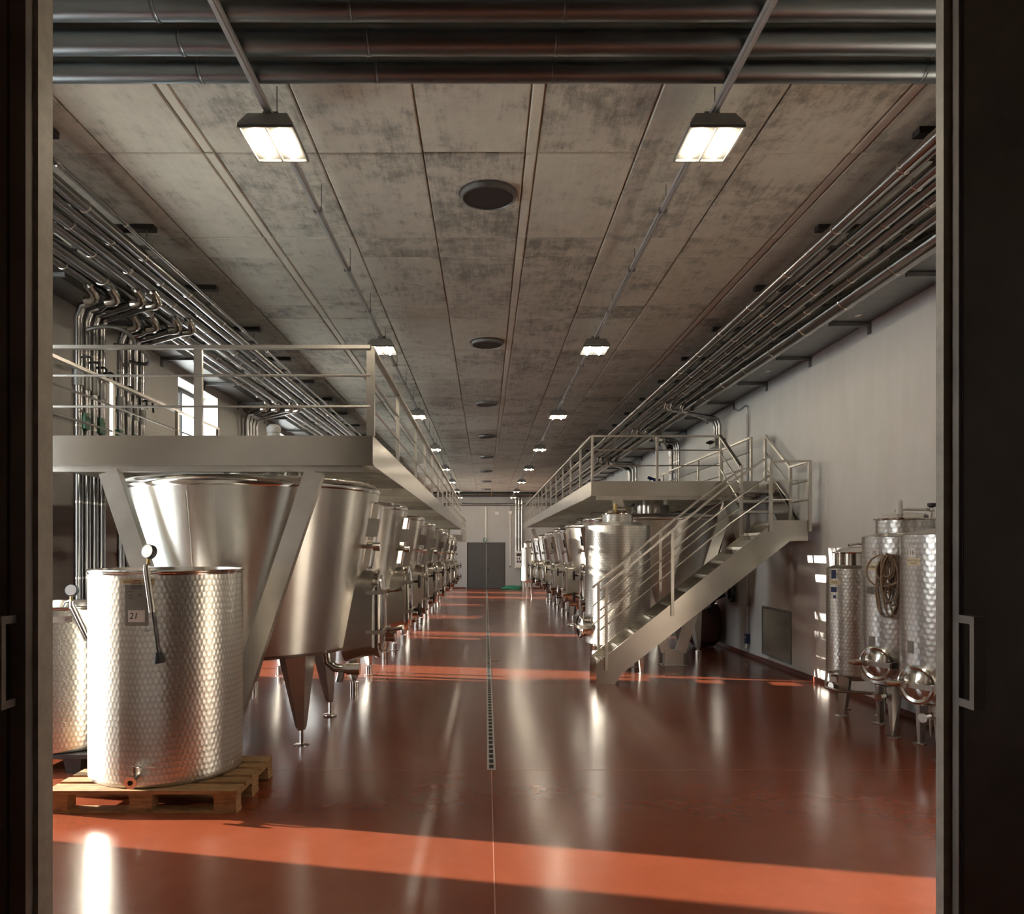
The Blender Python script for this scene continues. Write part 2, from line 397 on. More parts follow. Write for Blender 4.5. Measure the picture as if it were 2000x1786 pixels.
MB().box((-4.7, YB - 0.015, gz(YB) - 0.02), (DW0.x - 0.05, YB, gz(YB) + 0.08)).box((DW1.x + 0.05, YB - 0.015, gz(YB) - 0.02), (4.7, YB, gz(YB) + 0.08)).build('baseboard_back', 'baseboard', kind='structure', smooth=False)
MB().box((-40, -30, -0.95), (-WX - T, 70, -0.85)).build('ground', 'ground', kind='structure', smooth=False)  # unseen pale slab, added to throw sunlight up through the windows
# windows
for i, (a, b) in enumerate(WIN):
    x = -WX - T + 0.06; z0 = gz((a + b) / 2) + WSILL + 0.06
    w = MB().box((x - .03, a, z0), (x + .03, a + .06, WTOP)).box((x - .03, b - .06, z0), (x + .03, b, WTOP)).box((x - .03, a + .06, WTOP - .07), (x + .03, b - .06, WTOP)).box((x - .03, a + .06, z0), (x + .03, b - .06, z0 + .08)).build('window_%d' % (i + 1), 'dark', kind='structure', smooth=False)
    m = (a + b) / 2
    MB().box((x - .025, m - .035, z0 + .08), (x + .025, m + .035, WTOP - .07)).build('mullion', 'dark', w, smooth=False)
    for j, (u, v) in enumerate(((a + .06, m - .035), (m + .035, b - .06))):
        MB().box((x - .004, u, z0 + .08), (x + .004, v, WTOP - .07)).build('pane', 'glass', w, smooth=False)
for a, b in WIN:                                     # sampling portals for the sky light
    la = bpy.data.lights.new('sky_portal', 'AREA'); la.shape = 'RECTANGLE'; la.size = WTOP + .2; la.size_y = b - a; la.cycles.is_portal = True
    o = bpy.data.objects.new('sky_portal', la); col.objects.link(o); o.location = (-WX - T - .05, (a + b) / 2, WTOP / 2); o.rotation_euler = (0, -PI / 2, 0)
# far double door
d = MB().box((DW0.x, YB + .02, gz(YB)), (DW0.x + .04, YB + .1, DW0.z)).box((DW1.x - .04, YB + .02, gz(YB)), (DW1.x, YB + .1, DW0.z)).box((DW0.x + .04, YB + .02, DW0.z - .05), (DW1.x - .04, YB + .1, DW0.z)).build('door_1', 'dark', kind='structure', smooth=False)
M['doorleaf'] = simple('grey_door_leaf', (0.075, 0.072, 0.068), 0.5, 0.1, 0.06, 3)
xm = P(949.5, 1060, YB).x
for (u, v) in ((DW0.x + .045, xm - .012), (xm + .012, DW1.x - .045)):
    MB().box((u, YB + .04, gz(YB) + .01), (v, YB + .09, DW0.z - .055)).build('leaf', 'doorleaf', d, smooth=False)
MB().box((xm - .011, YB + .035, gz(YB) + .01), (xm + .011, YB + .09, DW0.z - .055)).build('meeting_strip', 'conduit', d, smooth=False)
hp = P(953, 1113, YB)
MB().box((hp.x - .02, YB + .025, hp.z - .12), (hp.x + .03, YB + .04, hp.z + .06)).tube([(hp.x, YB + .03, hp.z), (hp.x, YB - .03, hp.z), (hp.x + .14, YB - .03, hp.z)], 0.012, 6).build('door_handle', 'black', d)

# open sliding steel doors that frame the view
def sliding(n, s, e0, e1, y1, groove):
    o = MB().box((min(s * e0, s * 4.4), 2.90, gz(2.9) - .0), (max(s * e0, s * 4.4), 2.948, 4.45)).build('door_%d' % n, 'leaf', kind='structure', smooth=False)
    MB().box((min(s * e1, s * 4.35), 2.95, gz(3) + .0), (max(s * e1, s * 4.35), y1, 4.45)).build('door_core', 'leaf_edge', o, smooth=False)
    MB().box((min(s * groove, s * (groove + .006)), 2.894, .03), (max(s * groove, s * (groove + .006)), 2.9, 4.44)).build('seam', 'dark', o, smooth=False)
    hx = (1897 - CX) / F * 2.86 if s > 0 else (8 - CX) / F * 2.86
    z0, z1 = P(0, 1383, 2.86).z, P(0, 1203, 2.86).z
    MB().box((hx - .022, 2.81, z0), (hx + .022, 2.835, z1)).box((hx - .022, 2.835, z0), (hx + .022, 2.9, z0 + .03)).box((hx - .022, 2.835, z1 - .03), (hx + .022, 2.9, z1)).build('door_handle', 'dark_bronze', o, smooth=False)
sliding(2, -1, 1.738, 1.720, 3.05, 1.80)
sliding(3, 1, 1.785, 1.758, 3.0, 1.795)

# ------------------------------------------------------------------ floor drain
dr = thing('floor_drain', 'slotted steel drain channel set in the middle of the red floor', 'drain', (0.047, 6.5, gz(6.5)))
y0, y1 = 6.46, 42.0
def fl(x0, x1, a, b, h): 
    mb = strip_floor(x0 - .047, x1 - .047, a, b, h)
    for v in mb.v: v.y -= 6.5; v.z -= gz(6.5)
    return mb
fl(0.024, 0.070, y0, y1, 0.001).build('channel', 'socket', dr, smooth=False)  # flat black strip painting the shade inside the drain slots
for x in (0.010, 0.066): fl(x, x + .018, y0, y1, 0.004).build('edge_strip', 'satin', dr, smooth=False)
bm_ = MB().box((-.019, -.02, -.002), (.019, .02, .0035)).mesh('grate_bar', False); bm_.materials.append(M['satin'])
yy = y0 + .02
while yy < y1:
    link('grate_bar', bm_, None, dr, (0, yy - 6.5, gz(yy) - gz(6.5))); yy += .17
MB().box((-.17, -.03, -.002), (.17, .03, .004)).build('cross_plate', 'satin', dr, (0, G(950, 1290).y - 6.5, G(950, 1290).z - gz(6.5)), smooth=False)

# ------------------------------------------------------------------ ceiling services
# big cross pipes near the doorway and at the far wall
cross = [(4.08, 'first of three thick steel pipes crossing under the ceiling, nearest the doorway'), (4.36, 'middle one of three thick steel pipes crossing the ceiling by the doorway'), (4.64, 'thick steel crossing pipe by the doorway, beside the bare concrete panels')]
for i, (yc, lab) in enumerate(cross):
    t = thing('crossing_pipe', lab, 'pipe', (0, yc, 4.69), group='thick crossing pipes by the doorway')
    r = (0.085, 0.088, 0.078)[i]
    MB().tube([(-4.7, 0, 0), (4.7, 0, 0)], r, 28).build('jacket', 'duct', t)
    for x in ((-3.2, -1.75, -0.72, 0.42, 2.6, 3.9) if i == 0 else (-3.1, -1.72, -0.67, 0.40, 2.55, 3.8) if i == 1 else (-3.0, -1.72, -0.66, 0.405, 2.63, 3.9)):
        MB().lathe([(r - .002, -.012), (r + .004, -.010), (r + .001, 0), (r + .004, .010), (r - .002, .012)], 24, axis='X', center=(x, 0, 0)).build('joint_band', 'duct', t)
for i, yc in enumerate((41.7, 42.1)):
    t = thing('crossing_pipe', ('thick crossing pipe above the far double door, further from the door', 'thick crossing pipe above the far double door, against the end wall')[i], 'pipe', (0, yc, 4.66))
    MB().tube([(-4.7, 0, 0), (4.7, 0, 0)], 0.12, 16).build('jacket', 'duct', t)
    for x in (-2, 0.3, 2.4): MB().tube([(x - .02, 0, 0), (x + .02, 0, 0)], 0.124, 16).build('joint_band', 'polish', t)

# long pipe runs along both walls
RUN_R = [(2.98, .052), (3.11, .017), (3.22, .05), (3.34, .045), (3.47, .058), (3.68, .05), (3.95, .105)]
RUN_L = [(-3.06, .02), (-3.19, .048), (-3.32, .045), (-3.48, .056), (-3.62, .054), (-3.86, .075), (-4.05, .05)]
for side, runs in (('stair-side wall', RUN_R), ('window wall', RUN_L)):
    for i, (x, r) in enumerate(sorted(runs, key=lambda q: -abs(q[0]))):
        nm = ORD[i]
        sz = 'thick' if r > .07 else 'thin' if r < .03 else 'medium'
        t = thing('ceiling_pipe', '%s steel pipe under the ceiling along the %s, %s out from the wall' % (sz, side, nm), 'pipe', (x, YF, 4.51 + (.03 if r < .03 else 0)), group='pipe run along the ' + side)
        MB().tube([(0, 0.3, 0), (0, YB - YF - .35, 0)], r, 20).build('jacket', 'jacket', t)
        ring = MB().lathe([(r - .002, -.011), (r + .004, -.009), (r + .001, 0), (r + .004, .009), (r - .002, .011)], 18, axis='Y').mesh('joint_band'); ring.materials.append(M['polish'])
        yy = 2.2 + (i * 0.37) % 1.0
        while yy < 36:
            link('joint_band', ring, None, t, (0, yy, 0)); yy += 1.05 if yy < 14 else 2.1
# hangers under the ceiling and sheet trays on the walls
for s, side in ((1, 'stair-side wall'), (-1, 'window wall')):
    yy = 5.5; k = 0
    h0 = None
    while yy < 40:
        lab = 'dark steel ceiling channel carrying the %s pipes, %s from the doorway' % (side, ORD[k])
        if h0 is None:
            h0 = thing('pipe_hanger', lab, 'bracket', (s * 3.08, yy, ZC), group='pipe hangers along the ' + side)
            MB().box((0 if s > 0 else -1.02, -.045, -.055), (1.02 if s > 0 else 0, .045, -.008)).build('channel', 'dark', h0, smooth=False)
            for xx in (.08, .33, .68, .98):
                MB().tube([(s * xx, 0, -.055), (s * xx, 0, -.195)], .007, 6).build('hanger_rod', 'galv', h0)
            MB().box((min(s * .02, s * 1.02), -.02, -.225), (max(s * .02, s * 1.02), .02, -.195)).build('cross_bar', 'galv', h0, smooth=False)
        else: dup(h0, (s * 3.08, yy, ZC), 0, lab)
        yy += 1.655; k += 1
    t = thing('cable_tray', 'grey sheet-metal tray fixed along the top of the %s' % side, 'tray', (s * (WX - .004), 4.9, 4.57))
    wdt = .55 if s > 0 else .36
    L = 36.5
    MB().box((min(-s * wdt, 0), 0, 0), (max(-s * wdt, 0), L, .012)).build('tray_bottom', 'galv', t, smooth=False)
    MB().box((min(-s * wdt, -s * (wdt - .012)), 0, .012), (max(-s * wdt, -s * (wdt - .012)), L, .085)).build('tray_edge', 'galv', t, smooth=False)
    b0 = None
    for k in range(18):
        yy = 7.73 + 1.73 * k
        lab = 'steel arm under the tray on the %s, %s from the doorway' % (side, ORD[k])
        if b0 is None:
            b0 = thing('tray_bracket', lab, 'bracket', (s * WX, yy, 4.565), group='tray arms on the ' + side)
            MB().box((min(-s * .5, 0), -.02, -.045), (max(-s * .5, 0), .02, -.002)).build('arm', 'galv', b0, smooth=False)
            MB().box((min(-s * .012, 0), -.04, -.14), (max(-s * .012, 0), .04, 0)).build('wall_plate', 'galv', b0, smooth=False)
        else: dup(b0, (s * WX, yy, 4.565), 0, lab)
for k, (px, py) in enumerate(((1676, 619), (1537, 686), (1500, 708))):
    Y = WX * F / (px - CX) * .94; xx = (px - CX) * Y / F
    o = MB().box((xx - .03, Y - .05, 4.566), (xx + .03, Y + .05, 4.569)).build('tray_sticker', 'paper', smooth=False)
    tag(o, 'small white sticker under the tray on the stair-side wall, %s from the doorway' % ORD[k], 'sticker', 'tray stickers')

# lights and their rails
LX = {-1: -1.39, 1: 1.46}
def light_fixture(loc, label, grp):
    t = thing('ceiling_light', label, 'light', loc, group=grp)
    w, l, h = .35, .44, .10
    q = lambda a, b, z: [(-a, -b, z), (a, -b, z), (a, b, z), (-a, b, z)]
    MB().loft([q(w / 2, l / 2, 0), q(w / 2, l / 2, .012), q(w / 2 - .05, l / 2 - .05, h), ]).box((-.05, -.1, h), (.05, .1, h + .05)).build('housing', 'sheet', t, smooth=False)
    fr = MB().box((-w / 2, -l / 2, -.018), (w / 2, -l / 2 + .012, 0)).box((-w / 2, l / 2 - .012, -.018), (w / 2, l / 2, 0)).box((-w / 2, -l / 2 + .012, -.018), (-w / 2 + .012, l / 2 - .012, 0)).box((w / 2 - .012, -l / 2 + .012, -.018), (w / 2, l / 2 - .012, 0)).box((-.006, -l / 2 + .012, -.018), (.006, l / 2 - .012, 0))
    fr.box((-w / 2 + .012, -l / 2 + .012, -.004), (w / 2 - .012, l / 2 - .012, 0)).build('reflector', 'reflector', t, smooth=False)
    for x in (-.083, .083):
        MB().tube([(x, -l / 2 + .06, -.021), (x, l / 2 - .06, -.021)], .016, 10).build('lamp_tube', 'tube', t)
    return t
ZL = 1.8 + 2.66
l0 = None
for s, nmr in ((-1, 'rail nearer the window wall'), (1, 'rail nearer the stair-side wall')):
    for k in range(8):
        loc = (LX[s], 5.05 + 5.28 * k - (.9 if k == 7 else 0), ZL); lab = '%s twin-lamp ceiling light from the doorway, on the %s' % (ORD[k], nmr)
        if l0 is None: l0 = light_fixture(loc, lab, 'twin-lamp ceiling lights')
        else: dup(l0, loc, 0, lab)
    t = thing('light_rail', 'long grey conduit rail carrying the lights on the side of the %s' % nmr.replace('rail nearer ', ''), 'rail', (LX[s], YF + .4, 4.585))
    MB().box((-.022, 0, -.012), (.022, 37.9, .016)).build('rail_channel', 'conduit', t, smooth=False)
    MB().box((-.006, 0, -.020), (.006, 37.9, -.012)).build('rail_rib', 'conduit', t, smooth=False)
    for k in range(27):
        yy = 1.55 + 1.35 * k
        MB().tube([(0.03, yy, -.012), (0.03, yy, .215)], .004, 5).build('hanger_wire', 'galv', t)
        MB().box((-.030, yy - .02, -.018), (.036, yy + .02, .022)).build('clip', 'galv', t, smooth=False)
v0 = None
for k in range(8):
    loc = (0.02, 6.50 + 4.72 * k, ZC); lab = 'round black disc fixed under the ceiling, %s from the doorway' % ORD[k]
    if v0 is None:
        v0 = thing('ceiling_disc', lab, 'vent', loc, group='black ceiling discs')
        MB().lathe([(.245, 0), (.25, -.012), (.235, -.015), (.228, -.05), (.215, -.055), (.212, -.045)], 40).build('rim', 'galv', v0)
        MB().lathe([(0, -.046), (.216, -.046)], 40).build('face', 'black', v0)
    else: dup(v0, loc, 0, lab)

# ------------------------------------------------------------------ branch pipes dropping on the walls
def branch(name, lab, x0, xw, Y0, Y1, zr, zbot, r, mat='jacket', grp=None, valve=None, actuator=False):
    """elbow under a ceiling pipe, run to the wall, drop down the wall"""
    s = 1 if xw > 0 else -1
    t = thing(name, lab, 'pipe', (xw, Y1, zbot), group=grp)
    o = Vector((xw, Y1, zbot)); e = .10
    pts = [Vector((x0, Y0 - .16, zr + .10)), Vector((x0, Y0 - .05, zr + .06)), Vector((x0 + s * .01, Y0, zr + .02)), Vector((x0 + s * .05, Y0 + .03, zr)), Vector((x0 + s * .13, Y0 + .04, zr))]
    MB().tube([p - o for p in pts], r * 1.08, 12).build('elbow', 'polish', t)
    pts = [Vector((x0 + s * .13, Y0 + .04, zr)), Vector((xw - s * .16, Y1 - .0, zr)), Vector((xw - s * .04, Y1, zr - .04)), Vector((xw, Y1, zr - .16)), Vector((xw, Y1, zr - .3))]
    MB().tube([p - o for p in pts], r, 12).build('run', mat, t)
    MB().tube([Vector((0, 0, zr - .3 - zbot)), Vector((0, 0, 0))], r, 14).build('drop', mat, t)
    zz = zr - .5 - zbot
    while zz > .2:
        MB().tube([(0, 0, zz - .012), (0, 0, zz + .012)], r + .004, 14).build('joint_band', 'polish', t); zz -= .8
    if valve:
        z = valve - zbot
        b = MB().tube([(0, 0, z - .3), (0, 0, z - .12)], r * 1.3, 14).build('valve_body', 'galv', t)
        hd = MB().tube([(0, 0, z), (-s * .12, -.01, z), (-s * .13, .02, z - .01), (-s * .13, .05, z - .14)], .013, 7).build('valve_lever', 'black', t)
    if actuator:
        z = actuator - zbot
        MB().box((-s * .02 - .05, -.16, z - .13), (-s * .02 + .05, -.045, z + .0)).box((-s * .02 - .042, -.15, z), (-s * .02 + .042, -.055, z + .04)).build('actuator', 'green', t, smooth=False)
xl = -4.58
first = [(-4.05, 8.08), (-3.86, 8.24), (-3.62, 8.40), (-3.48, 8.56)]
for i, (x0, Y1) in enumerate(first):
    branch('drop_pipe', 'insulated drop pipe on the window wall before the window, first cluster, %s from the doorway' % ORD[i], x0, -4.29, 7.98 + .06 * i, Y1, 4.375, .2, .045, grp='drop pipes by the window wall', valve=3.80 - .02 * i, actuator=(3.18 if i in (1, 3) else None))
second = [(-4.05, 9.02), (-3.86, 9.20), (-3.62, 9.38), (-3.48, 9.56)]
for i, (x0, Y1) in enumerate(second):
    branch('drop_pipe', 'insulated drop pipe on the window wall before the window, second cluster, %s from the doorway' % ORD[i], x0, -4.29, 8.95 + .06 * i, Y1, 4.365, .2, .042, grp='drop pipes by the window wall', valve=3.68 - .02 * i, actuator=(3.12 if i in (0, 2, 3) else None))
for i in range(4):
    branch('drop_pipe', 'insulated drop pipe beyond the sunlit window, %s from the window' % ORD[i], (-4.05, -3.86, -3.62, -3.48)[i], xl, 14.25 + .05 * i, 14.7 + .2 * i, 4.37, .2, .045, grp='drop pipes by the window wall')
for i, (z, Y) in enumerate(((4.10, 8.12), (4.0, 8.5))):
    pts = [Vector((-4.22, Y, z)) + Vector((.62 * math.sin(a) * .55, .30 * (1 - math.cos(a)), .05 * math.sin(2 * a))) for a in [PI * k / 14 for k in range(15)]]
    o = MB().tube(pts, .022, 8).build('flexible_hose', 'galv')
    tag(o, ('braided steel hose looping between the wall pipes, upper one', 'braided steel hose looping between the wall pipes, lower one')[i], 'hose')
for i in range(3):
    branch('drop_pipe', 'thin pipe dropping to the switch box on the stair-side wall, %s from the doorway' % ORD[i], (3.34, 3.47, 3.68)[i], 4.60, 14.3 + .1 * i, 15.1 + .16 * i, 4.36, 3.95, .03, grp='drop pipes by the stair-side wall')
for i in range(4):
    branch('drop_pipe', 'pipe dropping behind the stair-side walkway, %s from the switch box' % ORD[i], (3.34, 3.47, 3.68, 3.95)[i], 4.60, 17.5 + .1 * i, (18.3, 18.5, 18.7, 19.0)[i], (4.36, 4.36, 4.36, 4.30)[i], .0, (.03, .03, .03, .085)[i], grp='drop pipes by the stair-side wall')
for i in range(3):
    branch('drop_pipe', 'far pipe dropping on the stair-side wall beyond the thick duct, %s from the duct' % ORD[i], (3.34, 3.47, 3.68)[i], 4.60, 22.9 + .1 * i, 23.5 + .5 * i, (4.36, 4.36, 4.32)[i], .0, (.035, .035, .07)[i], grp='drop pipes by the stair-side wall')
sb = thing('switch_box', 'grey steel switch box high on the stair-side wall under three thin pipes', 'box', (4.62, 15.35, 3.85))
MB().box((-.1, -.2, -.06), (.1, .2, .1)).build('case', 'galv', sb, smooth=False)
for k in range(3): MB().tube([(-.1, -.1 + .1 * k, .03), (-.19, -.1 + .1 * k, .05)], .02, 7).build('lever', 'black', sb)

# ------------------------------------------------------------------ conical tanks
def leg_mesh(mb, x, y, ztop, wtop, zfoot):
    """folded-plate leg, wide at the top, facing outward"""
    a = math.atan2(y, x); R = Matrix.Rotation(a, 4, 'Z'); rr = math.hypot(x, y)
    def sec(w, dp, rad, z): return [R @ Vector((rad + dp, 0, z)), R @ Vector((rad + dp * .3, w, z)), R @ Vector((rad - dp, w * .85, z)), R @ Vector((rad - dp, -w * .85, z)), R @ Vector((rad + dp * .3, -w, z))]
    mb.loft([sec(.035, .03, rr, zfoot), sec(.05, .04, rr, zfoot + .03), sec(wtop, .13, rr - .06, ztop)])
def cone_tank(label, loc, variant, grp, rz=0.0, gauge=True):
    t = thing('conical_tank', label, 'tank', loc, rz, grp)
    Rb, Rt, zb, zt = 1.04, 1.31, .86, 2.46
    sh = MB().lathe([(0, zb - .04), (Rb - .25, zb - .03), (Rb - .05, zb - .01), (Rb, zb + .03), (Rb + (Rt - Rb) * .5, zb + (zt - zb) * .5), (Rt - .012, zt - .07), (Rt - .004, zt - .02), ], 96).build('shell', 'steel', t)
    MB().lathe([(Rt - .004, zt - .02), (Rt + .004, zt - .005), (Rt + .006, zt + .015), (Rt - .004, zt + .04), (Rt - .03, zt + .065), (Rt - .08, zt + .085), (Rt - .2, zt + .10), (.32, zt + .14), (.0, zt + .145)], 72).build('top_dome', 'polish', t)
    MB().tube([Vector((Rb * math.cos(-1.72), Rb * math.sin(-1.72), zb + .03)) * 1.0005, Vector((Rt * math.cos(-1.72), Rt * math.sin(-1.72), zt - .07))], .0035, 5).build('weld_seam', 'satin', sh)
    nk = MB().lathe([(.30, zt + .13), (.30, zt + .40), (.315, zt + .41), (.315, zt + .44), (.2, zt + .47), (0, zt + .48)], 36).build('neck', 'polish', t)
    MB().tube([(-.3, -.05, zt + .48), (-.2, -.05, zt + .53), (.2, -.05, zt + .53), (.3, -.05, zt + .48)], .012, 8).build('lid_clamp', 'polish', nk)
    MB().lathe([(.11, zt + .12), (.11, zt + .26)], 20, center=(.55, -.5, 0)).build('top_port', 'polish', t)
    for (x, y) in ((.67, -.67), (.67, .67), (-.67, -.67), (-.67, .67)):
        mb = MB(); leg_mesh(mb, x, y, zb + .02, .17, .15); lg = mb.build('leg', 'satin', t, smooth=False)
        if variant == 0:
            MB().tube([(x, y, .02), (x, y, .16)], .018, 8).lathe([(.0, .022), (.03, .022), (.075, .012), (.078, 0), (0, 0)][::-1], 18, center=(x, y, 0)).build('foot', 'polish', lg)
        else:
            MB().tube([(x, y, .12), (x, y, .2)], .018, 8).lathe([(0, 0), (.085, 0), (.085, .006), (.055, .008), (.055, .13), (0, .135)], 18, center=(x, y, 0)).build('foot', 'polish', lg)
    # manway on the aisle side (+x)
    z0, z1, hw = .80, 1.64, .27; xo = 1.33
    arch = [(-hw, z0 + .10), (-hw + .12, z0 + .01), (0, z0 - .03), (hw - .12, z0 + .01), (hw, z0 + .10)] + [(hw * math.cos(a), z1 - hw * .75 + hw * .75 * math.sin(a)) for a in [PI * k / 10 for k in range(11)]]
    def ring(x, k, dz=0.0): return [Vector((x, yv * k, (zv - 1.2) * k + 1.2 + dz)) for yv, zv in arch]
    mw = MB().loft([ring(.98, 1.12, -.02), ring(1.16, 1.04), ring(xo, 1.0)]).build('manway', 'satin', t, smooth=True)
    MB().loft([ring(xo - .045, 1.05), ring(xo - .02, 1.07), ring(xo + .01, 1.05), ring(xo + .015, .95)]).build('manway_rim', 'polish', mw)
    MB().loft([ring(xo + .012, .93), ring(xo + .028, .90), ring(xo + .055, .5)]).build('manway_door', 'polish', mw)
    for j, zz in enumerate((z1 - .20, z0 + .24)):
        MB().box((xo - .10, -hw - .045, zz - .018), (xo + .05, -hw - .01, zz + .018)).box((xo + .05, -hw - .04, zz - .02), (xo + .075, hw + .03, zz + .02)).build('clamp_bar', 'satin', mw, smooth=False)
        if variant == 0:
            MB().tube([(xo + .06, -.06, zz), (xo + .14, -.07, zz + .005), (xo + .25, -.12, zz + .035)], [.024, .02, .026], 10).build('clamp_handle', 'polish', mw)
        else:
            c = Vector((xo + .15, 0, zz))
            w = MB().tube(arc_pts(c, .085, 0, 2 * PI, 18, 'YZ')[:-1], .014, 7, closed=True)
            for k in range(3):
                a = k * 2 * PI / 3 + .5
                w.tube([c, c + Vector((0, .085 * math.cos(a), .085 * math.sin(a)))], .010, 6)
            w.tube([(xo + .06, 0, zz), c], .018, 8).build('handwheel', 'black', mw)
    for yv in (-.10, 0, .10): MB().tube([(1.22, yv, z1 + .03), (1.22, yv, z1 + .075)], .014, 7).build('hinge_pin', 'polish', mw)
    # level channel and fittings on the aisle side
    gx = lambda z: Rb + (Rt - Rb) * (z - zb) / (zt - zb)
    za, zc_ = 1.70, 2.34
    def cs(z): 
        x = gx(z); return [Vector((x - .03, -.16, z)), Vector((x + .045, -.13, z)), Vector((x + .065, -.06, z)), Vector((x + .07, 0, z)), Vector((x + .065, .06, z)), Vector((x + .045, .13, z)), Vector((x - .03, .16, z))]
    MB().loft([cs(za), cs(zc_)]).build('level_shield', 'polish', t)
    MB().box((1.24, -.10, zc_ - .01), (1.46, .10, zc_ + .015)).build('shield_bracket', 'satin', t, smooth=False)
    x = gx(1.92); MB().tube([(x - .05, -.27, 1.90), (x + .11, -.29, 1.90)], .022, 10).tube([(x + .08, -.29, 1.90), (x + .15, -.29, 1.90)], .045, 14).build('sample_valve', 'polish', t)
    np_ = lambda z: [Vector((gx(z) - .01, -.30, z)), Vector((gx(z) + .085, -.19, z)), Vector((gx(z) + .088, -.17, z)), Vector((gx(z) - .005, -.28, z))]
    MB().loft([np_(2.00), np_(2.18)]).build('name_plate', 'sheet', t, smooth=False)
    # outlet under the manway
    MB().tube([(.85, -.38, zb + .02), (.86, -.38, zb - .10), (.93, -.38, zb - .16), (1.02, -.38, zb - .17), (1.16, -.38, zb - .17)], .045, 12).build('outlet_pipe', 'polish', t)
    MB().tube([(1.05, -.38, zb - .17), (1.18, -.38, zb - .17)], .060, 14).tube([(1.0, -.40, zb - .2), (.98, -.42, zb - .30)], .035, 8).build('outlet_valve', 'polish', t)
    MB().tube([(1.0, .30, zb + .12), (1.32, .38, zb + .10)], .03, 10).tube([(1.27, .37, zb + .10), (1.42, .40, zb + .095)], .055, 12).build('side_valve', 'polish', t)
    return t
LT = [8.0, 10.95, 14.05, 17.05, 20.1, 23.1, 26.1, 29.1]
c1 = cone_tank('large conical steel tank behind the drum tank marked 21, at the doorway end', (-2.43, LT[0], gz(LT[0])), 0, 'conical tanks in the row by the window wall')
c2 = cone_tank('second conical steel tank from the doorway in the row by the window wall', (-2.43, LT[1], gz(LT[1])), 1, 'conical tanks in the row by the window wall')
c3 = None
for k in range(2, len(LT)):
    c3 = dup(c2, (-2.43, LT[k], gz(LT[k])), 0, '%s conical steel tank from the doorway in the row by the window wall' % ORD[k])
RT = [14.4, 17.6, 20.85, 23.9, 26.9, 29.9]
c4 = None
for k in range(len(RT)):
    o = dup(c2, (3.13, RT[k], gz(RT[k])), PI, '%s conical steel tank from the stairs, in the row by the stair-side wall' % ORD[k])
    o['group'] = 'conical tanks in the row by the stair-side wall'
# vent elbow standing on the first tank's top, above the deck
ve = thing('vent_elbow', 'steel elbow with white cap rising through the walkway deck above the first conical tank', 'vent', (-2.43, 8.8, 2.49))
MB().tube([(0.16, 0, 0), (.16, 0, .42), (.13, 0, .48), (.02, 0, .50), (0, 0, .56)], .035, 10).build('elbow', 'polish', ve)
MB().lathe([(.045, .55), (.075, .57), (.075, .60), (.06, .61), (.075, .62), (.08, .68), (.05, .71), (0, .715)], 20).build('cap', 'white', ve)
vb = thing('deck_valve', 'blue butterfly valve handle on the stair-side walkway deck by the railing post', 'valve', (3.0, 13.75, 2.93))
MB().tube([(0, 0, 0), (0, 0, .08)], .03, 8).build('stem', 'polish', vb)
MB().tube([(-.1, 0, .12), (0, 0, .08), (.12, .05, .07)], .03, 7).tube([(-.02, 0, .09), (.03, -.1, .02)], .022, 6).build('lever', 'blue', vb)

# ------------------------------------------------------------------ raised walkways
def grating(parent, x0, x1, y0, y1, z, holes, px=.0):
    mb = MB()
    def segs(a, b, cuts):
        out = [(a, b)]
        for (c, d) in cuts:
            nx = []
            for (u, v) in out:
                if d <= u or c >= v: nx.append((u, v)); continue
                if c > u: nx.append((u, c))
                if d < v: nx.append((d, v))
            out = nx
        return out
    yy = y0
    while yy < y1:
        for (u, v) in segs(x0, x1, [(hx - hr, hx + hr) for hx, hy, hr in holes if abs(yy - hy) < hr]): mb.box((u, yy, z - .03), (v, yy + .004, z))
        yy += .10
    xx = x0
    while xx < x1:
        for (u, v) in segs(y0, y1, [(hy - hr, hy + hr) for hx, hy, hr in holes if abs(xx - hx) < hr]): mb.box((xx, u, z - .022), (xx + .004, v, z - .004))
        xx += .11
    mb.build('deck_grating', 'satin', parent, smooth=False, kind='stuff')
RW = .045
def railing(t, pts, ztop, zmid, posts, zbase, side=(0, 0, 1)):
    """flat handrail, two round mid rails and flat posts"""
    for a, b in zip(pts[:-1], pts[1:]):
        a, b = Vector(a), Vector(b); n = Vector((0, 0, 1)).cross(b - a)
        bar(a + Vector((0, 0, ztop - .02)), b + Vector((0, 0, ztop - .02)), .055, .03, n).build('handrail', 'satin', t, smooth=False)
        for z in zmid:
            MB().tube([a + Vector((0, 0, z)), b + Vector((0, 0, z))], .011, 8).build('mid_rail', 'satin', t)
    for p in posts:
        p = Vector(p); d = .045
        MB().box((p.x - .018, p.y - d / 2, zbase), (p.x + .018, p.y + d / 2, ztop - .035)).build('rail_post', 'satin', t, smooth=False)
def v_leg(t, xc, y, zt, half, zf):
    MB().box((xc - .15, y - .09, zf + .012), (xc + .15, y + .09, zf + .25)).build('foot_box', 'satin', t, smooth=False)
    bp = MB().box((xc - .21, y - .12, zf), (xc + .21, y + .12, zf + .012)).build('base_plate', 'satin', t, smooth=False)
    for s in (-1, 1):
        MB().lathe([(.016, .012), (.016, .03), (0, .032)], 8, center=(xc + s * .18, y - .09, zf)).build('bolt', 'polish', bp)
        p0 = (xc + s * .12, y, zf + .22); p1 = (xc + s * half, y, zt)
        bar(p0, p1, .10, .165, (0, 1, 0)).build('strut', 'satin', t, smooth=False)

def walkway(name, label, x0, x1, y0, y1, zt, zb, holes):
    t = thing(name, label, 'walkway', ((x0 + x1) / 2, y0, zb)); off = Vector(((x0 + x1) / 2, y0, zb))
    return t, off
def shift_children(t, off):
    for ch in t.children:
        ch.location = Vector(ch.location) - off
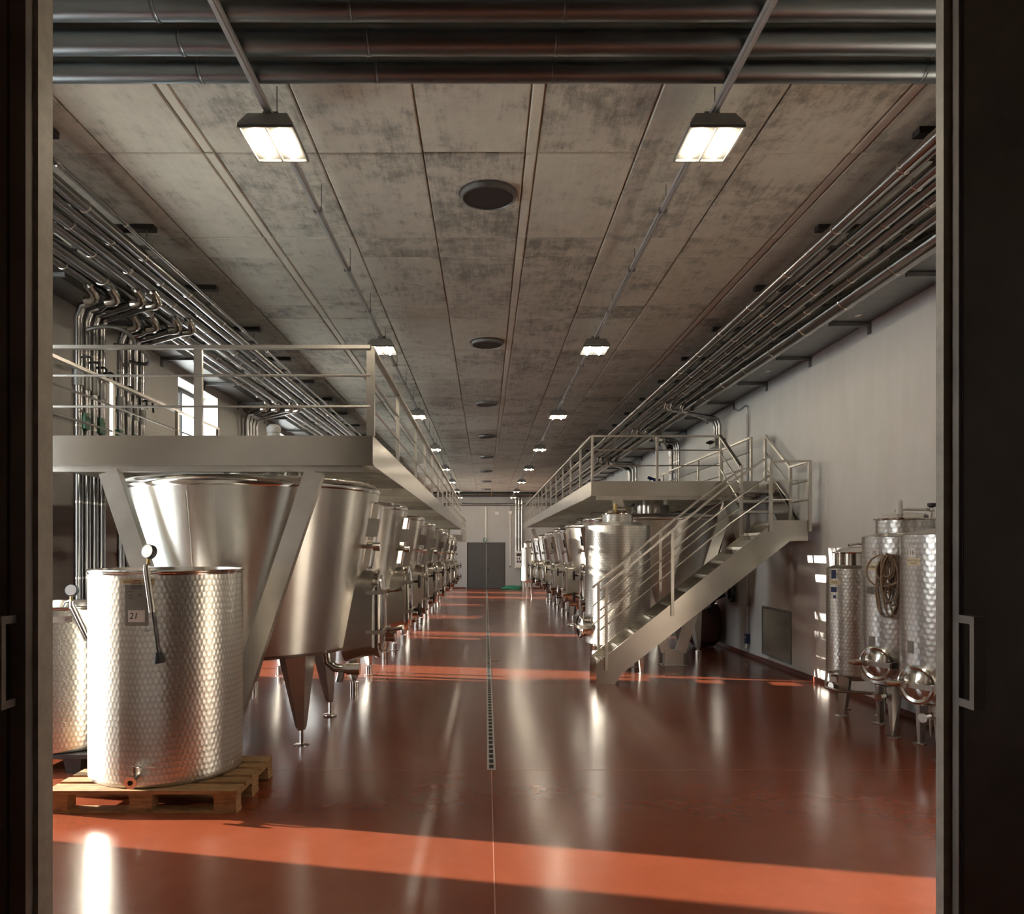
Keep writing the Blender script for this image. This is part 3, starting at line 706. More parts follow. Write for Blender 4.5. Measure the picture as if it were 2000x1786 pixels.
# left walkway
LZT, LZB, LY0, LY1, LXA, LXB = 2.766, 2.51, 6.65, 31.2, -3.97, -.98
t, off = walkway('walkway', 'raised steel walkway with railings over the conical tanks by the window wall', LXA, LXB, LY0, LY1, LZT, LZB, None)
MB().box((LXA, LY0, LZB), (LXB, LY0 + .012, LZT)).box((LXA, LY0 + .012, LZB), (LXB, LY0 + .06, LZB + .01)).build('front_fascia', 'sheen', t, smooth=False)
MB().box((LXB - .012, LY0 + .012, LZB), (LXB, LY1, LZT)).build('side_fascia', 'sheen', t, smooth=False)
MB().box((LXA, LY0 + .012, LZB), (LXA + .012, LY1, LZT)).build('side_fascia', 'sheen', t, smooth=False)
MB().box((LXA + .012, LY1 - .012, LZB), (LXB - .012, LY1, LZT)).build('end_fascia', 'sheen', t, smooth=False)
MB().box((LXA + .1, LY0 + .07, LZB - .05), (LXB - .1, LY0 + .13, LZB + .05)).build('support_beam', 'satin', t, smooth=False)
yy = LY0 + 1.35
kk = 0
holes = [(-2.43, yv, .36) for yv in LT] + [(-2.28, 8.8, .12)]
while yy < LY1 - .3:
    if all(abs(yy - h) > .42 for h in LT):
        MB().box((LXA + .012, yy - .03, LZT - .19), (LXB - .012, yy + .03, LZT - .09)).build('cross_beam', 'satin', t, smooth=False)
    yy += .737
for xx in (-3.5, -3.0, -1.9, -1.4): MB().box((xx - .02, LY0 + .14, LZT - .09), (xx + .02, LY1 - .02, LZT - .035)).build('joist', 'satin', t, smooth=False)
for yv in (LY0 + .5, 9.4, 12.4): bar((LXB - .012, yv, LZB + .02), (LXB - .14, yv + .02, LZB + .12), .05, .012, (0, 1, 0)).build('knee_tab', 'satin', t, smooth=False)
grating(t, LXA + .02, LXB - .02, LY0 + .02, LY1 - .02, LZT - .005, holes)
zr_ = 3.555
posts = []
for px in (385, 728): posts.append((P(px - 5, 700, LY0).x if px > 700 else P(px, 700, LY0).x, LY0 + .03, 0))
railing(t, [(LXA, LY0 + .02, 0), (LXB - .02, LY0 + .02, 0)], zr_, (3.02, 3.29), [], LZT)
for p in posts: MB().box((p[0] - .035, p[1] - .015, LZT - .0), (p[0] + .035, p[1] + .02, zr_ - .035)).build('rail_post', 'satin', t, smooth=False)
pp = [(LXB - .025, P(0, 0, 1).y * 0 + v, 0) for v in (8.75, 11.0, 12.65, 14.35, 16.1, 17.9, 19.7, 21.5, 23.3, 25.1, 26.9, 28.7, 30.5)]
railing(t, [(LXB - .02, LY0 + .03, 0), (LXB - .02, LY1, 0)], zr_, (3.02, 3.29), pp, LZB + .06)
railing(t, [(LXA + .03, LY0 + .03, 0), (LXA + .03, 11.3, 0)], zr_, (3.02, 3.29), [(LXA + .03, 8.1, 0), (LXA + .03, 9.8, 0), (LXA + .03, 11.28, 0)], LZT)
v_leg(t, -2.40, LY0 + .10, LZB - .05, .90, gz(LY0))
v_leg(t, -2.40, LY1 - .10, LZB, .90, gz(LY1))
shift_children(t, off)
# lower far walkway by the window wall
t, off = walkway('lower_walkway', 'lower steel walkway end with railing near the far double door', -3.0, LXB, 32.0, 38.0, 2.32, 2.06, None)
MB().box((-2.6, 32.0, 2.06), (LXB, 38.0, 2.32)).build('deck', 'satin', t, smooth=False)
railing(t, [(LXB - .02, 32.0, 0), (LXB - .02, 38.0, 0)], 3.10, (2.57, 2.84), [(LXB - .02, 32.1 + 1.45 * k, 0) for k in range(5)], 2.3)
for yv in (32.3, 37.7):
    MB().box((-2.5, yv - .05, gz(yv)), (-2.4, yv + .05, 2.06)).box((-1.75, yv - .05, gz(yv)), (-1.65, yv + .05, 2.06)).build('support_post', 'satin', t, smooth=False)
shift_children(t, off)
# right walkway
RZT, RZB, RY0, RY1, RXA, RXB = 2.884, 2.64, 12.62, 35.5, 1.73, 4.49
SXL = 3.88                                    # the upper stair flight arrives between SXL and the wall
t, off = walkway('walkway', 'raised steel walkway with railings that the staircase leads up to', RXA, RXB, RY0, RY1, RZT, RZB, None)
MB().box((RXA, RY0, RZB), (RXB, RY0 + .012, RZT)).box((RXA, RY0 + .012, RZB), (RXB, RY0 + .07, RZB + .01)).build('front_fascia', 'sheen', t, smooth=False)
MB().box((RXA, RY0 + .012, RZB), (RXA + .012, RY1, RZT)).build('side_fascia', 'sheen', t, smooth=False)
MB().box((RXB - .012, RY0 + .012, RZB), (RXB, RY1, RZT)).build('side_fascia', 'sheen', t, smooth=False)
MB().box((RXA + .1, RY0 + .08, RZB - .06), (RXB - .1, RY0 + .14, RZB + .05)).build('support_beam', 'satin', t, smooth=False)
yy = RY0 + .7
while yy < RY1 - .3:
    if all(abs(yy - h) > .42 for h in RT):
        MB().box((RXA + .012, yy - .03, RZT - .19), (RXB - .012, yy + .03, RZT - .09)).build('cross_beam', 'satin', t, smooth=False)
    yy += .8
for xx in (2.1, 2.6, 3.6, 4.1): MB().box((xx - .02, RY0 + .15, RZT - .09), (xx + .02, RY1 - .02, RZT - .035)).build('joist', 'satin', t, smooth=False)
grating(t, RXA + .02, RXB - .02, RY0 + .02, RY1 - .02, RZT - .005, [(3.13, yv, .36) for yv in RT])
zr2 = 3.645
railing(t, [(RXA + .02, RY0 + .02, 0), (SXL - .02, RY0 + .02, 0)], zr2, (3.14, 3.395), [(RXA + .02, RY0 + .02, 0), (P(1284, 900, RY0).x, RY0 + .02, 0), (SXL - .02, RY0 + .02, 0)], RZT)
rp = [(RXA + .025, RY0 + 1.62 * k, 0) for k in range(1, 15)]
railing(t, [(RXA + .02, RY0 + .03, 0), (RXA + .02, RY1, 0)], zr2, (3.14, 3.395), rp, RZB + .06)
railing(t, [(RXB - .06, RY0 + .2, 0), (RXB - .06, 21.0, 0)], zr2, (3.14, 3.395), [(RXB - .06, RY0 + .2 + 1.6 * k, 0) for k in range(6)], RZT)
v_leg(t, 3.10, RY0 + .11, RZB - .06, .93, gz(RY0))
v_leg(t, 3.10, RY1 - .11, RZB, .93, gz(RY1))
shift_children(t, off)

# ------------------------------------------------------------------ staircase
SY0, SY1, NT, RISE, RUN = 10.80, 11.52, 10, .2045, .248
zf = gz(11.1); Z0 = .165                       # height of the first tread
st = thing('staircase', 'brushed steel staircase with landing climbing to the walkway along the wall', 'stairs', (1.56, SY0, zf))
off = Vector((1.56, SY0, zf))
TX = lambda k: 1.63 + RUN * k
LZ = 2.178; LX0, LX1 = TX(NT) - .05, 4.62
for yv in (SY0, SY1):
    zf_ = gz(yv)
    poly = [(1.555, zf_), (1.82, zf_), (1.90, zf_ + .14)]
    poly += [(LX0 + .22, LZ - .29), (LX1 if yv == SY1 else 4.53, LZ - .29), (LX1 if yv == SY1 else 4.53, LZ), (LX0 - .02, LZ), (LX0 - .10, LZ - .10), (1.60, Z0 + .03), (1.555, Z0 - .02)]
    MB().prism([(x, yv, z) for x, z in poly], (0, .012 if yv == SY0 else -.012, 0)).build('stringer', 'sheen', st, smooth=False)
for k in range(NT):
    x = TX(k); z = Z0 + RISE * k
    tr = MB().box((x, SY0 + .014, z - .035), (x + .27, SY1 - .014, z)).build('tread', 'satin', st, smooth=False)
    rs = MB().prism([(x + .004, SY0 + .014, z - .036), (x + .012, SY0 + .014, z - .036), (x + .028, SY0 + .014, z - .105), (x + .020, SY0 + .014, z - .105)], (0, SY1 - SY0 - .028, 0)).build('riser', 'sheen', st, smooth=False)
    for j in range(4): MB().box((x + .012 + .066 * j, SY0 + .03, z), (x + .036 + .066 * j, SY1 - .03, z + .006)).build('tread_rib', 'polish', tr, smooth=False)
MB().box((LX0, SY0 + .013, LZ - .04), (4.60, SY1 + .10, LZ)).build('landing_plate', 'satin', st, smooth=False)
# upper flight
UY0, UY1 = SY1 + .10, RY0
for xv in (SXL - .02, 4.615):
    MB().prism([(xv, UY0 - .12, LZ - .30), (xv, UY0 + .18, LZ - .30), (xv, UY1 - .002, RZB + .0), (xv, UY1 - .002, RZT), (xv, UY1 - .25, RZT), (xv, UY0 - .12, LZ + .05)], (.012, 0, 0)).build('stringer', 'sheen', st, smooth=False)
for k in range(3):
    z = LZ + (RZT - LZ) * (k + 1) / 4; yv = UY0 + (UY1 - UY0) * k / 3.3 + .02
    MB().box((SXL, yv, z - .035), (4.61, yv + .27, z)).build('tread', 'satin', st, smooth=False)
# railings of the lower flight
sl = RISE / RUN
def flight_z(x): return Z0 + (x - TX(0)) * sl
for yv, sgn in ((SY0 - .015, -1), (SY1 + .015, 1)):
    xs, xe_ = 1.66, (3.98 if sgn < 0 else 3.86)
    h = (.92, .64, .36)
    xk = xe_ - .0
    for j, hh in enumerate(h):
        zA, zB = flight_z(xs) + hh + .13, min(flight_z(xe_) + hh + .13, LZ + hh + .06)
        pts = [(xs - .06, yv, zA - .05), (xe_ - .55, yv, flight_z(xe_ - .55) + hh + .13), (xe_, yv, flight_z(xe_) + hh + .06)]
        if j == 0:
            for a, b in zip(pts[:-1], pts[1:]): bar(a, b, .05, .028, (0, 1, 0)).build('handrail', 'satin', st, smooth=False)
        else: MB().tube(pts, .011, 8).build('mid_rail', 'satin', st)
    for x in ((1.69, 2.62) if sgn < 0 else (1.69, 2.62, 3.84)):
        MB().box((x - .02, yv - .012, flight_z(x) - .15), (x + .02, yv + .012, flight_z(x) + h[0] + .12)).build('rail_post', 'satin', st, smooth=False)
# landing railing
zt_ = LZ + .83
for j, z in enumerate((zt_, LZ + .56, LZ + .29)):
    pts = [(3.99, SY0 - .015, z), (4.55, SY0 - .015, z), (4.60, SY1 + .08, z)]
    if j == 0:
        for a, b in zip(pts[:-1], pts[1:]): bar(a, b, .05, .028, (0, 1, 0) if a[1] == b[1] else (1, 0, 0)).build('handrail', 'satin', st, smooth=False)
    else: MB().tube(pts, .011, 8).build('mid_rail', 'satin', st)
for x, yv in ((4.0, SY0 - .015), (4.55, SY0 - .015), (4.60, SY1 + .08)):
    MB().box((x - .022, yv - .018, LZ - .16), (x + .022, yv + .018, zt_ - .012)).build('rail_post', 'satin', st, smooth=False)
# upper flight railings
for xv in (SXL - .03, 4.60):
    a0 = Vector((xv, UY0 - .03, LZ)); a1 = Vector((xv, UY1 + .02, RZT))
    for j, hh in enumerate((.83, .56, .29)):
        p0 = a0 + Vector((0, 0, hh)); p1 = a1 + Vector((0, 0, hh - .075))
        if j == 0: bar(p0, p1, .05, .028, (1, 0, 0)).build('handrail', 'satin', st, smooth=False)
        else: MB().tube([p0, p1], .011, 8).build('mid_rail', 'satin', st)
MB().box((SXL - .05, UY0 - .05, LZ - .25), (SXL - .01, UY0 - .01, LZ + .82)).build('rail_post', 'satin', st, smooth=False)
MB().box((4.58, UY1 + .0, RZT), (4.62, UY1 + .04, RZT + .75)).build('rail_post', 'satin', st, smooth=False)
shift_children(st, off)
for ch in st.children:
    for g_ in ch.children: pass

# ------------------------------------------------------------------ pallet and the open drum tanks
PX0, PX1, PY0, PY1 = -3.09, -1.745, 5.37, 6.28
pz = gz(5.8)
pl = thing('pallet', 'worn wooden pallet under the steel drum tank marked 21', 'pallet', ((PX0 + PX1) / 2, PY0, pz))
po = Vector(((PX0 + PX1) / 2, PY0, pz)); U = 1.133 / 1000
W_, D_ = PX1 - PX0, PY1 - PY0
for wv, yv in ((145, 0), (100, 187), (145, 327), (100, 513), (145, 655)):
    k = D_ / (800 * U)
    MB().box((-W_ / 2 + random.uniform(-.006, .006), yv * U * k, .122 * 1.133), (W_ / 2 + random.uniform(-.006, .006), (yv + wv) * U * k, .144 * 1.133)).build('deck_board', 'wood', pl, smooth=False)
for xv in (-W_ / 2, -.0725 * 1.133, W_ / 2 - .145 * 1.133):
    MB().box((xv, 0.003, .100 * 1.133), (xv + .145 * 1.133, D_ - .003, .1215 * 1.133)).build('stringer_board', 'wood', pl, smooth=False)
    for yv, wv in ((0.006, 100), (D_ / 2 - .0725 * 1.133, 145), (D_ - .1 * 1.133 - .006, 100)):
        b = MB().box((xv + .004, yv, .022 * 1.133 + .0005), (xv + .141 * 1.133, yv + wv * U, .0995 * 1.133)).build('block', 'wood', pl, smooth=False)
for yv, wv in ((0.002, 100), (D_ / 2 - .0725 * 1.133, 145), (D_ - .1 * 1.133 - .002, 100)):
    MB().box((-W_ / 2, yv, 0.0), (W_ / 2, yv + wv * U, .022 * 1.133)).build('bottom_board', 'wood', pl, smooth=False)
def wrapper(r, ang, z, ox=0, oy=0):
    """maps label-plane coordinates to the cylinder of radius r, centred on angle ang and height z"""
    def f(x, y_): a = ang + x / r; return Vector((r * math.cos(a), r * math.sin(a), z + y_))
    return f
def patch(r, ang, z, w, h, mat, parent, name, slant=0.0):
    mb = MB(); n = 8; f = wrapper(r, ang, z); rows_ = []
    for y_ in (-h / 2, h / 2): rows_.append([f(-w / 2 + w * i / n, y_ + slant * (-w / 2 + w * i / n)) for i in range(n + 1)])
    a = 0; mb.v = rows_[0] + rows_[1]; mb.f = [(i, i + 1, n + 2 + i, n + 1 + i) for i in range(n)]
    return mb.build(name, mat, parent)
def drum(label, x, y, z, r, h, pump_ang, pump_len, tilt):
    t = thing('drum_tank', label, 'tank', (x, y, z), group=None)
    MB().lathe([(0, .012), (r - .02, .012), (r - .006, .004), (r, .016), (r, .03)], 72).build('base_ring', 'satin', t)
    MB().lathe([(r, .03), (r, h * .25), (r, h * .5), (r, h * .75), (r, h - .03)], 120, uvr=r).build('wall', 'quilt', t)
    MB().lathe([(r, h - .03), (r + .002, h - .018), (r + .012, h - .012), (r + .014, h - .002), (r + .006, h + .006), (r - .006, h + .004), (r - .008, h - .02), (r - .01, h - .10)], 96).build('rim', 'polish', t)
    MB().lathe([(r - .012, h - .12), (r - .03, h - .13), (0, h - .12)], 48).build('floating_lid', 'satin', t)
    # inflation pump with gauge hanging over the rim
    a = pump_ang; er = Vector((math.cos(a), math.sin(a), 0)); et = Vector((-math.sin(a), math.cos(a), 0))
    top = er * (r + .028) + Vector((0, 0, h + .02))
    dn = (Vector((0, 0, -1)) + et * tilt).normalized()
    pm = MB().tube([top, top + dn * pump_len], .024, 14).build('pump_cylinder', 'polish', t)
    hk = MB().tube([er * (r - .14) + Vector((0, 0, h - .06)) - et * .05, er * (r - .08) + Vector((0, 0, h + .035)) - et * .03, er * (r - .02) + Vector((0, 0, h + .05)), top + Vector((0, 0, .02)), top - Vector((0, 0, .03))], .018, 10).build('hook', 'polish', pm)
    rod = top + dn * pump_len
    ext = pump_len * .92 if tilt < .2 else .03
    MB().tube([rod, rod + dn * ext], .007, 8).build('pump_rod', 'dark', pm)
    e = rod + dn * ext
    MB().tube([e, e + dn * .02, e + dn * .05, e + dn * .075], [.016, .020, .036, .04], 14).build('pump_knob', 'black', pm)
    gc = er * (r - .02) + Vector((0, 0, h + .14)); fd = (er * .75 - et * .35 + Vector((0, 0, .15))).normalized()
    MB().tube([gc - Vector((0, 0, .10)), gc], .012, 8).build('gauge_stem', 'brass', pm)
    gb = MB().tube([gc - fd * .03, gc + fd * .012], .052, 22).build('gauge_body', 'black', pm)
    MB().tube([gc + fd * .0125, gc + fd * .014], .045, 22).build('gauge_face', 'white', gb)
    return t
TR, TCX, TCY = .555, -2.47, 5.965
dk = drum('steel drum tank with scale pattern and label 21, standing on the pallet', TCX, TCY, pz + .1635, TR, 1.535, -1.42, .31, .13)
def ang_at(px, r, cx, cy_):
    """surface angle of a cylinder seen at photo column px"""
    best = None
    for k in range(400):
        a = -PI + PI * k / 400; X = cx + r * math.cos(a); Y = cy_ + r * math.sin(a)
        if X * math.cos(a) + Y * math.sin(a) > 0: continue
        e = abs(CX + X / Y * F - px)
        if best is None or e < best[0]: best = (e, a)
    return best[1]
def z_at(py, r, a, cy_, base): return EYE + (CY - py) * (cy_ + r * math.sin(a)) / F - base
tb = pz + .1635
a1 = ang_at(266, TR, TCX, TCY); R1 = TR + .0015
sheet = patch(R1, a1 + .0, z_at(1183, TR, a1, TCY, tb), .165, .29, 'sheet', dk, 'data_sheet')
zz = z_at(1148, TR, a1, TCY, tb)
for i, (w_, yy_) in enumerate(((.05, .05), (.08, .03), (.085, .018), (.08, .006), (.085, -.006), (.03, -.03), (.035, -.055), (.03, -.075))):
    patch(R1 + .001, a1 - (.0 if i < 5 else .07), zz + yy_, w_, .0035, 'ink', sheet, 'print_line')
text_obj('227', .022, 'ink', sheet, wrapper(R1 + .001, a1 + .05, zz - .055))
pp_ = patch(R1 + .002, a1 + .0, z_at(1204, TR, a1, TCY, tb), .118, .085, 'paper', dk, 'number_label')
text_obj('21', .062, 'ink', pp_, wrapper(R1 + .0035, a1 - .035, z_at(1204, TR, a1, TCY, tb)), shear=.15)
tp = patch(R1, a1 + .0, z_at(1136, TR, a1, TCY, tb), .25, .045, 'tape', dk, 'tape_strip')
text_obj('spumante 2021', .034, 'redink', tp, wrapper(R1 + .0015, a1 + .01, z_at(1136, TR, a1, TCY, tb)), shear=.2)
a2 = ang_at(288, TR, TCX, TCY)
text_obj('Zeer', .022, 'ink', dk, wrapper(R1, a2, z_at(1232, TR, a2, TCY, tb)), shear=.3)
# tap
at = ang_at(266, TR, TCX, TCY); er = Vector((math.cos(at), math.sin(at), 0)); zz = .085
tap = MB().tube([er * TR + Vector((0, 0, zz)), er * (TR + .09) + Vector((0, 0, zz - .01))], .022, 12).tube([er * (TR + .085) + Vector((0, 0, zz - .01)), er * (TR + .10) + Vector((0, 0, zz - .012))], .045, 18).build('tap', 'polish', dk)
MB().tube([er * (TR + .04) + Vector((0, 0, zz)), er * (TR + .04) + Vector((0, 0, zz + .085))], .012, 8).tube([er * (TR + .04) + Vector((-.01, 0, zz + .085)), er * (TR + .04) + Vector((.15, 0, zz + .08))], .008, 8).build('tap_lever', 'polish', tap)
MB().tube([er * (TR + .101) + Vector((0, 0, zz - .012)), er * (TR + .104) + Vector((0, 0, zz - .012))], .018, 12).build('tap_bore', 'socket', tap)  # black disc painting the shaded hollow of the tap mouth
# second drum on its low stand
D2X, D2Y = -3.72, 6.80
sz = gz(D2Y)
sd = thing('plastic_stand', 'low grey plastic stand under the smaller drum tank by the door frame', 'stand', (D2X, D2Y, sz))
MB().box((-.50, -.46, .13), (.44, .46, .165)).build('platform', 'dark', sd, smooth=False)
for (u, v) in ((-.40, -.38), (.30, -.38), (-.40, .36), (.30, .36)):
    q = lambda k, z: [(u - k, v - k, z), (u + k, v - k, z), (u + k, v + k, z), (u - k, v + k, z)]
    MB().loft([q(.055, 0), q(.075, .13)]).build('leg', 'dark', sd, smooth=False)
d2 = drum('smaller steel drum tank with scale pattern on a plastic stand by the door frame', D2X, D2Y, sz + .166, .48, 1.215, ang_at(140, .48, D2X, D2Y), .33, .42)
a3 = ang_at(120, .48, D2X, D2Y)
tq = patch(.4815, a3, 1.215 - .10, .16, .05, 'paper', d2, 'paper_strip'); text_obj('22', .03, 'blue', tq, wrapper(.483, a3 + .08, 1.215 - .10), shear=.2)

# ------------------------------------------------------------------ closed cylindrical tanks on legs
def round_tank(label, x, y, r, zb, zt, nr, nz, mat, nleg=3, leg_rot=0.0, man=None, valve_ang=None, legmat='quilt2', foot=True, knob='black', bung=None, thin=True):
    z0 = gz(y); t = thing('cylindrical_tank', label, 'tank', (x, y, z0)); zb -= z0; zt -= z0; nz -= z0
    MB().lathe([(0, zb - .10), (r * .5, zb - .07), (r - .01, zb - .005), (r, zb)], 56).build('bottom_cone', 'satin', t)
    MB().lathe([(r, zb), (r, zb + (zt - zb) * .33), (r, zb + (zt - zb) * .66), (r, zt)], 110, uvr=r).build('wall', mat, t)
    MB().lathe([(r, zt), (r - .006, zt + .008), (r * .6, zt + .05), (nr, zt + .065)], 64).build('top_cone', 'satin', t)
    nk = MB().lathe([(nr, zt + .03), (nr, nz)], 48, uvr=nr).build('neck', mat if thin else 'polish', t)
    lid = MB().lathe([(nr + .004, nz - .012), (nr + .022, nz - .006), (nr + .024, nz + .008), (nr - .01, nz + .014), (nr * .75, nz + .05), (nr * .4, nz + .065), (0, nz + .07)], 48).build('lid', 'polish', t)
    MB().tube([(-nr * .4, -.02, nz + .085), (0, -.02, nz + .105), (nr * .75, -.03, nz + .10), (nr + .01, -.04, nz + .09)], .016, 10).build('lid_clamp', 'polish', lid)
    kx = nr * .92
    MB().tube([(kx, -.05, nz - .06), (kx, -.05, nz + .13)], .010, 8).build('clamp_screw', 'polish', lid)
    MB().tube([(kx, -.05, nz + .12), (kx, -.05, nz + .135), (kx, -.05, nz + .165)], [.022, .042, .04], 10).build('clamp_knob', knob, lid)
    if bung: MB().tube([(bung[0], bung[1], nz + .05), (bung[0], bung[1], nz + .17), (bung[0], bung[1], nz + .19)], [.035, .03, .026], 12).build('bung', 'white', lid)
    for k in range(nleg):
        a = leg_rot + 2 * PI * k / nleg; rr = r - .05; c, s = math.cos(a), math.sin(a)
        def sec(w, dp, rad, z):
            e = Vector((c, s, 0)); f = Vector((-s, c, 0)); b = e * rad + Vector((0, 0, z))
            return [b + e * dp, b + f * w - e * dp * .2, b + f * w * .8 - e * dp, b - f * w * .8 - e * dp, b - f * w - e * dp * .2]
        lg = MB().loft([sec(.028, .03, rr, .012), sec(.085, .06, rr - .01, zb + .03)]).build('leg', 'satin', t, smooth=False)
        MB().lathe([(0, 0), (.065, 0), (.065, .006), (.02, .014), (0, .014)], 16, center=(c * rr, s * rr, 0)).build('foot', 'satin', lg)
    if man:
        a, zc, mr = man; zc -= z0; ex = Vector((math.cos(a), math.sin(a), 0)); ey = Vector((-math.sin(a), math.cos(a), 0)); base = Vector((0, 0, zc))
        Rm = Matrix(((ey.x, 0, ex.x, 0), (ey.y, 0, ex.y, 0), (0, 1, 0, zc), (0, 0, 0, 1)))
        def L(prof, n=44):
            mb = MB().lathe(prof, n); mb.v = [Rm @ v for v in mb.v]; return mb
        mw = L([(mr * .96, r - .10), (mr * .96, r + .085), (mr, r + .09), (mr + .012, r + .10), (mr + .012, r + .12), (mr - .005, r + .128)]).build('manway', 'polish', t)
        dd = L([(mr - .004, r + .118), (mr - .03, r + .112), (mr * .55, r + .130), (0, r + .138)]).build('manway_door', 'polish', mw)
        def B(c0, s0): return MB().cbox(c0, s0, Rm)
        B((0, -.0, r + .165), (mr * 2.25, .045, .03)).build('clamp_bar', 'satin', mw, smooth=False)
        B((mr * 1.06, 0, r + .11), (.03, .06, .10)).build('hinge', 'satin', mw, smooth=False)
        mb = MB().tube([(-mr * .45, 0, r + .17), (-mr * .9, 0, r + .215), (-mr * 1.35, .0, r + .235)], [.018, .03, .016], 10); mb.v = [Rm @ v for v in mb.v]; mb.build('clamp_handle', 'polish', mw)
        mb = MB().tube([(-mr * .35, 0, r + .14), (-mr * .35, 0, r + .21)], .03, 12); mb.v = [Rm @ v for v in mb.v]; mb.build('clamp_nut', 'polish', mw)
    if valve_ang is not None:
        a = valve_ang; e = Vector((math.cos(a), math.sin(a), 0)); f = Vector((-math.sin(a), math.cos(a), 0)); b = Vector((0, 0, zb - .10))
        vv = MB().tube([e * .1 + b, e * (r * .7) + b - Vector((0, 0, .02)), e * (r + .02) + b - Vector((0, 0, .03))], .026, 10).tube([e * (r - .03) + b - Vector((0, 0, .03)), e * (r + .05) + b - Vector((0, 0, .03))], .042, 14).build('outlet_valve', 'polish', t)
        MB().tube([e * (r - .06) + b, e * (r - .06) + b + Vector((0, 0, .07)), e * (r + .06) + b + Vector((0, 0, .09))], .009, 7).build('valve_lever', 'polish', vv)
        MB().tube([e * r + b + f * .05 + Vector((0, 0, -.03 - .16 * math.sin(PI * k / 8))) + e * (.03 * k / 8) for k in range(9)], .005, 5).build('chain', 'galv', vv)
    return t, z0
# three tanks beside the right door leaf
def tank_labels(t, cx, cy_, r, z0, items):
    for (kind, px, py, w, h, txt, mat, ink, sz_) in items:
        a = ang_at(px, r, cx, cy_); z = z_at(py, r, a, cy_, z0)
        p_ = patch(r + .002, a, z, w, h, mat, t, kind)
        if txt:
            for j, ln in enumerate(txt.split('\n')):
                nl = txt.count('\n') + 1
                text_obj(ln, sz_, ink, p_, wrapper(r + .0035, a, z + (nl - 1) * sz_ * .55 - j * sz_ * 1.1))
DG = math.radians
ta, za_ = round_tank('slim patterned steel tank with blue logo, standing next to the stairs', 4.235, 8.80, .31, .36, 1.555, .22, 1.735, 'quilt3', 3, DG(210), None, DG(200), thin=False, knob='dark')
tank_labels(ta, 4.235, 8.80, .31, za_, [('logo_sticker', 1628, 1122, .07, .10, None, 'blue', 'paper', .02), ('logo_sticker', 1628, 1152, .085, .06, None, 'blue', 'paper', .02), ('logo_sticker', 1630, 1166, .04, .035, None, 'blue', 'paper', .02), ('tape_strip', 1630, 1138, .17, .05, 'MN 13', 'tape', 'ink', .028)])
MB().tube([(-.30, -.12, .50), (-.40, -.16, .50), (-.42, -.17, .33), (-.30, -.25, .30), (.1, -.42, .30)], .018, 8).build('side_tube', 'polish', ta)
tbk, zb_ = round_tank('patterned steel tank with round manway carrying the coiled hose', 4.32, 7.92, .40, .42, 1.90, .27, 2.085, 'quilt2', 3, DG(225), (DG(-148), .64, .16), DG(-150), bung=(-.12, -.12))
tank_labels(tbk, 4.32, 7.92, .40, zb_, [('paper_label', 1708, 1081, .105, .09, '15', 'paper', 'ink', .06), ('tape_strip', 1701, 1108, .14, .06, 'BULLONI', 'tape', 'ink', .03), ('steel_plaque', 1699, 1153, .13, .085, 'Chianti\nClassico', 'sheet', 'ink', .03), ('paper_label', 1703, 1254, .09, .11, None, 'sheet', 'ink', .02)])
tc, zc__ = round_tank('patterned steel tank with round manway partly behind the sliding door leaf', 4.27, 7.02, .43, .42, 1.91, .12, 2.05, 'quilt2', 3, DG(225), (DG(-152), .585, .16), DG(-150))
tank_labels(tc, 4.27, 7.02, .43, zc__, [('paper_label', 1781, 1080, .085, .09, '16', 'paper', 'ink', .06), ('tape_strip', 1784, 1098, .155, .065, 'MERLOT  MQ 6.6\n0,433 HL', 'tape', 'ink', .022), ('paper_label', 1778, 1264, .08, .11, None, 'sheet', 'ink', .02)])
# coiled hose on tank B
ho = thing('coiled_hose', 'coil of beige hose hanging on the patterned steel tank marked 15', 'hose', (4.32, 7.92, 0))
ha = ang_at(1741, .40, 4.32, 7.92); hz = EYE + (CY - 1085) * 7.5 / F
for k in range(14):
    w_ = .03 + .10 * random.random(); ln = (.18 + .34 * random.random()) if k % 5 else .62
    ca = ha + random.uniform(-.16, .16); r_ = .40 + .02 + .0095 * k
    pts = []
    for i in range(25):
        a = 2 * PI * i / 24; x = w_ * math.sin(a) * (1.0 + .25 * math.sin(a * .5)); zz = (math.cos(a) - 1) * ln / 2
        q = ca + x / .45; pts.append(Vector((r_ * math.cos(q), r_ * math.sin(q), hz + zz + random.uniform(-.004, .004))))
    MB().tube(pts[:-1], .0085, 6, closed=True).build('hose_loop', 'hose', ho)
pts = [wrapper(.47, ha, hz)(-.10 - .02 * math.sin(i * .5), -.10 - i * .055) for i in range(10)]
MB().tube([wrapper(.43, ha, hz)(0.0, .01), wrapper(.46, ha, hz)(-.07, -.05)] + pts, .011, 7).build('hose_end', 'hose', ho)
MB().tube([wrapper(.40, ha, hz)(.0, .0), wrapper(.57, ha, hz)(.0, .02)], .008, 6).build('hook', 'polish', ho)
# tank beside the stairs
ts, zs_ = round_tank('patterned steel tank standing behind the lower stair flight', 2.085, 12.16, .505, .30, 2.13, .24, 2.32, 'quilt3', 4, DG(45), (DG(190), .56, .17), DG(-140), knob='black')
MB().tube([(-.05, -.1, 2.32 - zs_ + .06), (-.05, -.1, 2.32 - zs_ + .16)], .03, 8).build('brass_valve', 'brass', ts)
# small sunlit tank far down the aisle
tf, zf3 = round_tank('small patterned steel tank far down the aisle before the control panel', 1.80, 33.2, .27, .35, 1.75, .16, 1.95, 'quilt3', 3, DG(210), None, None)

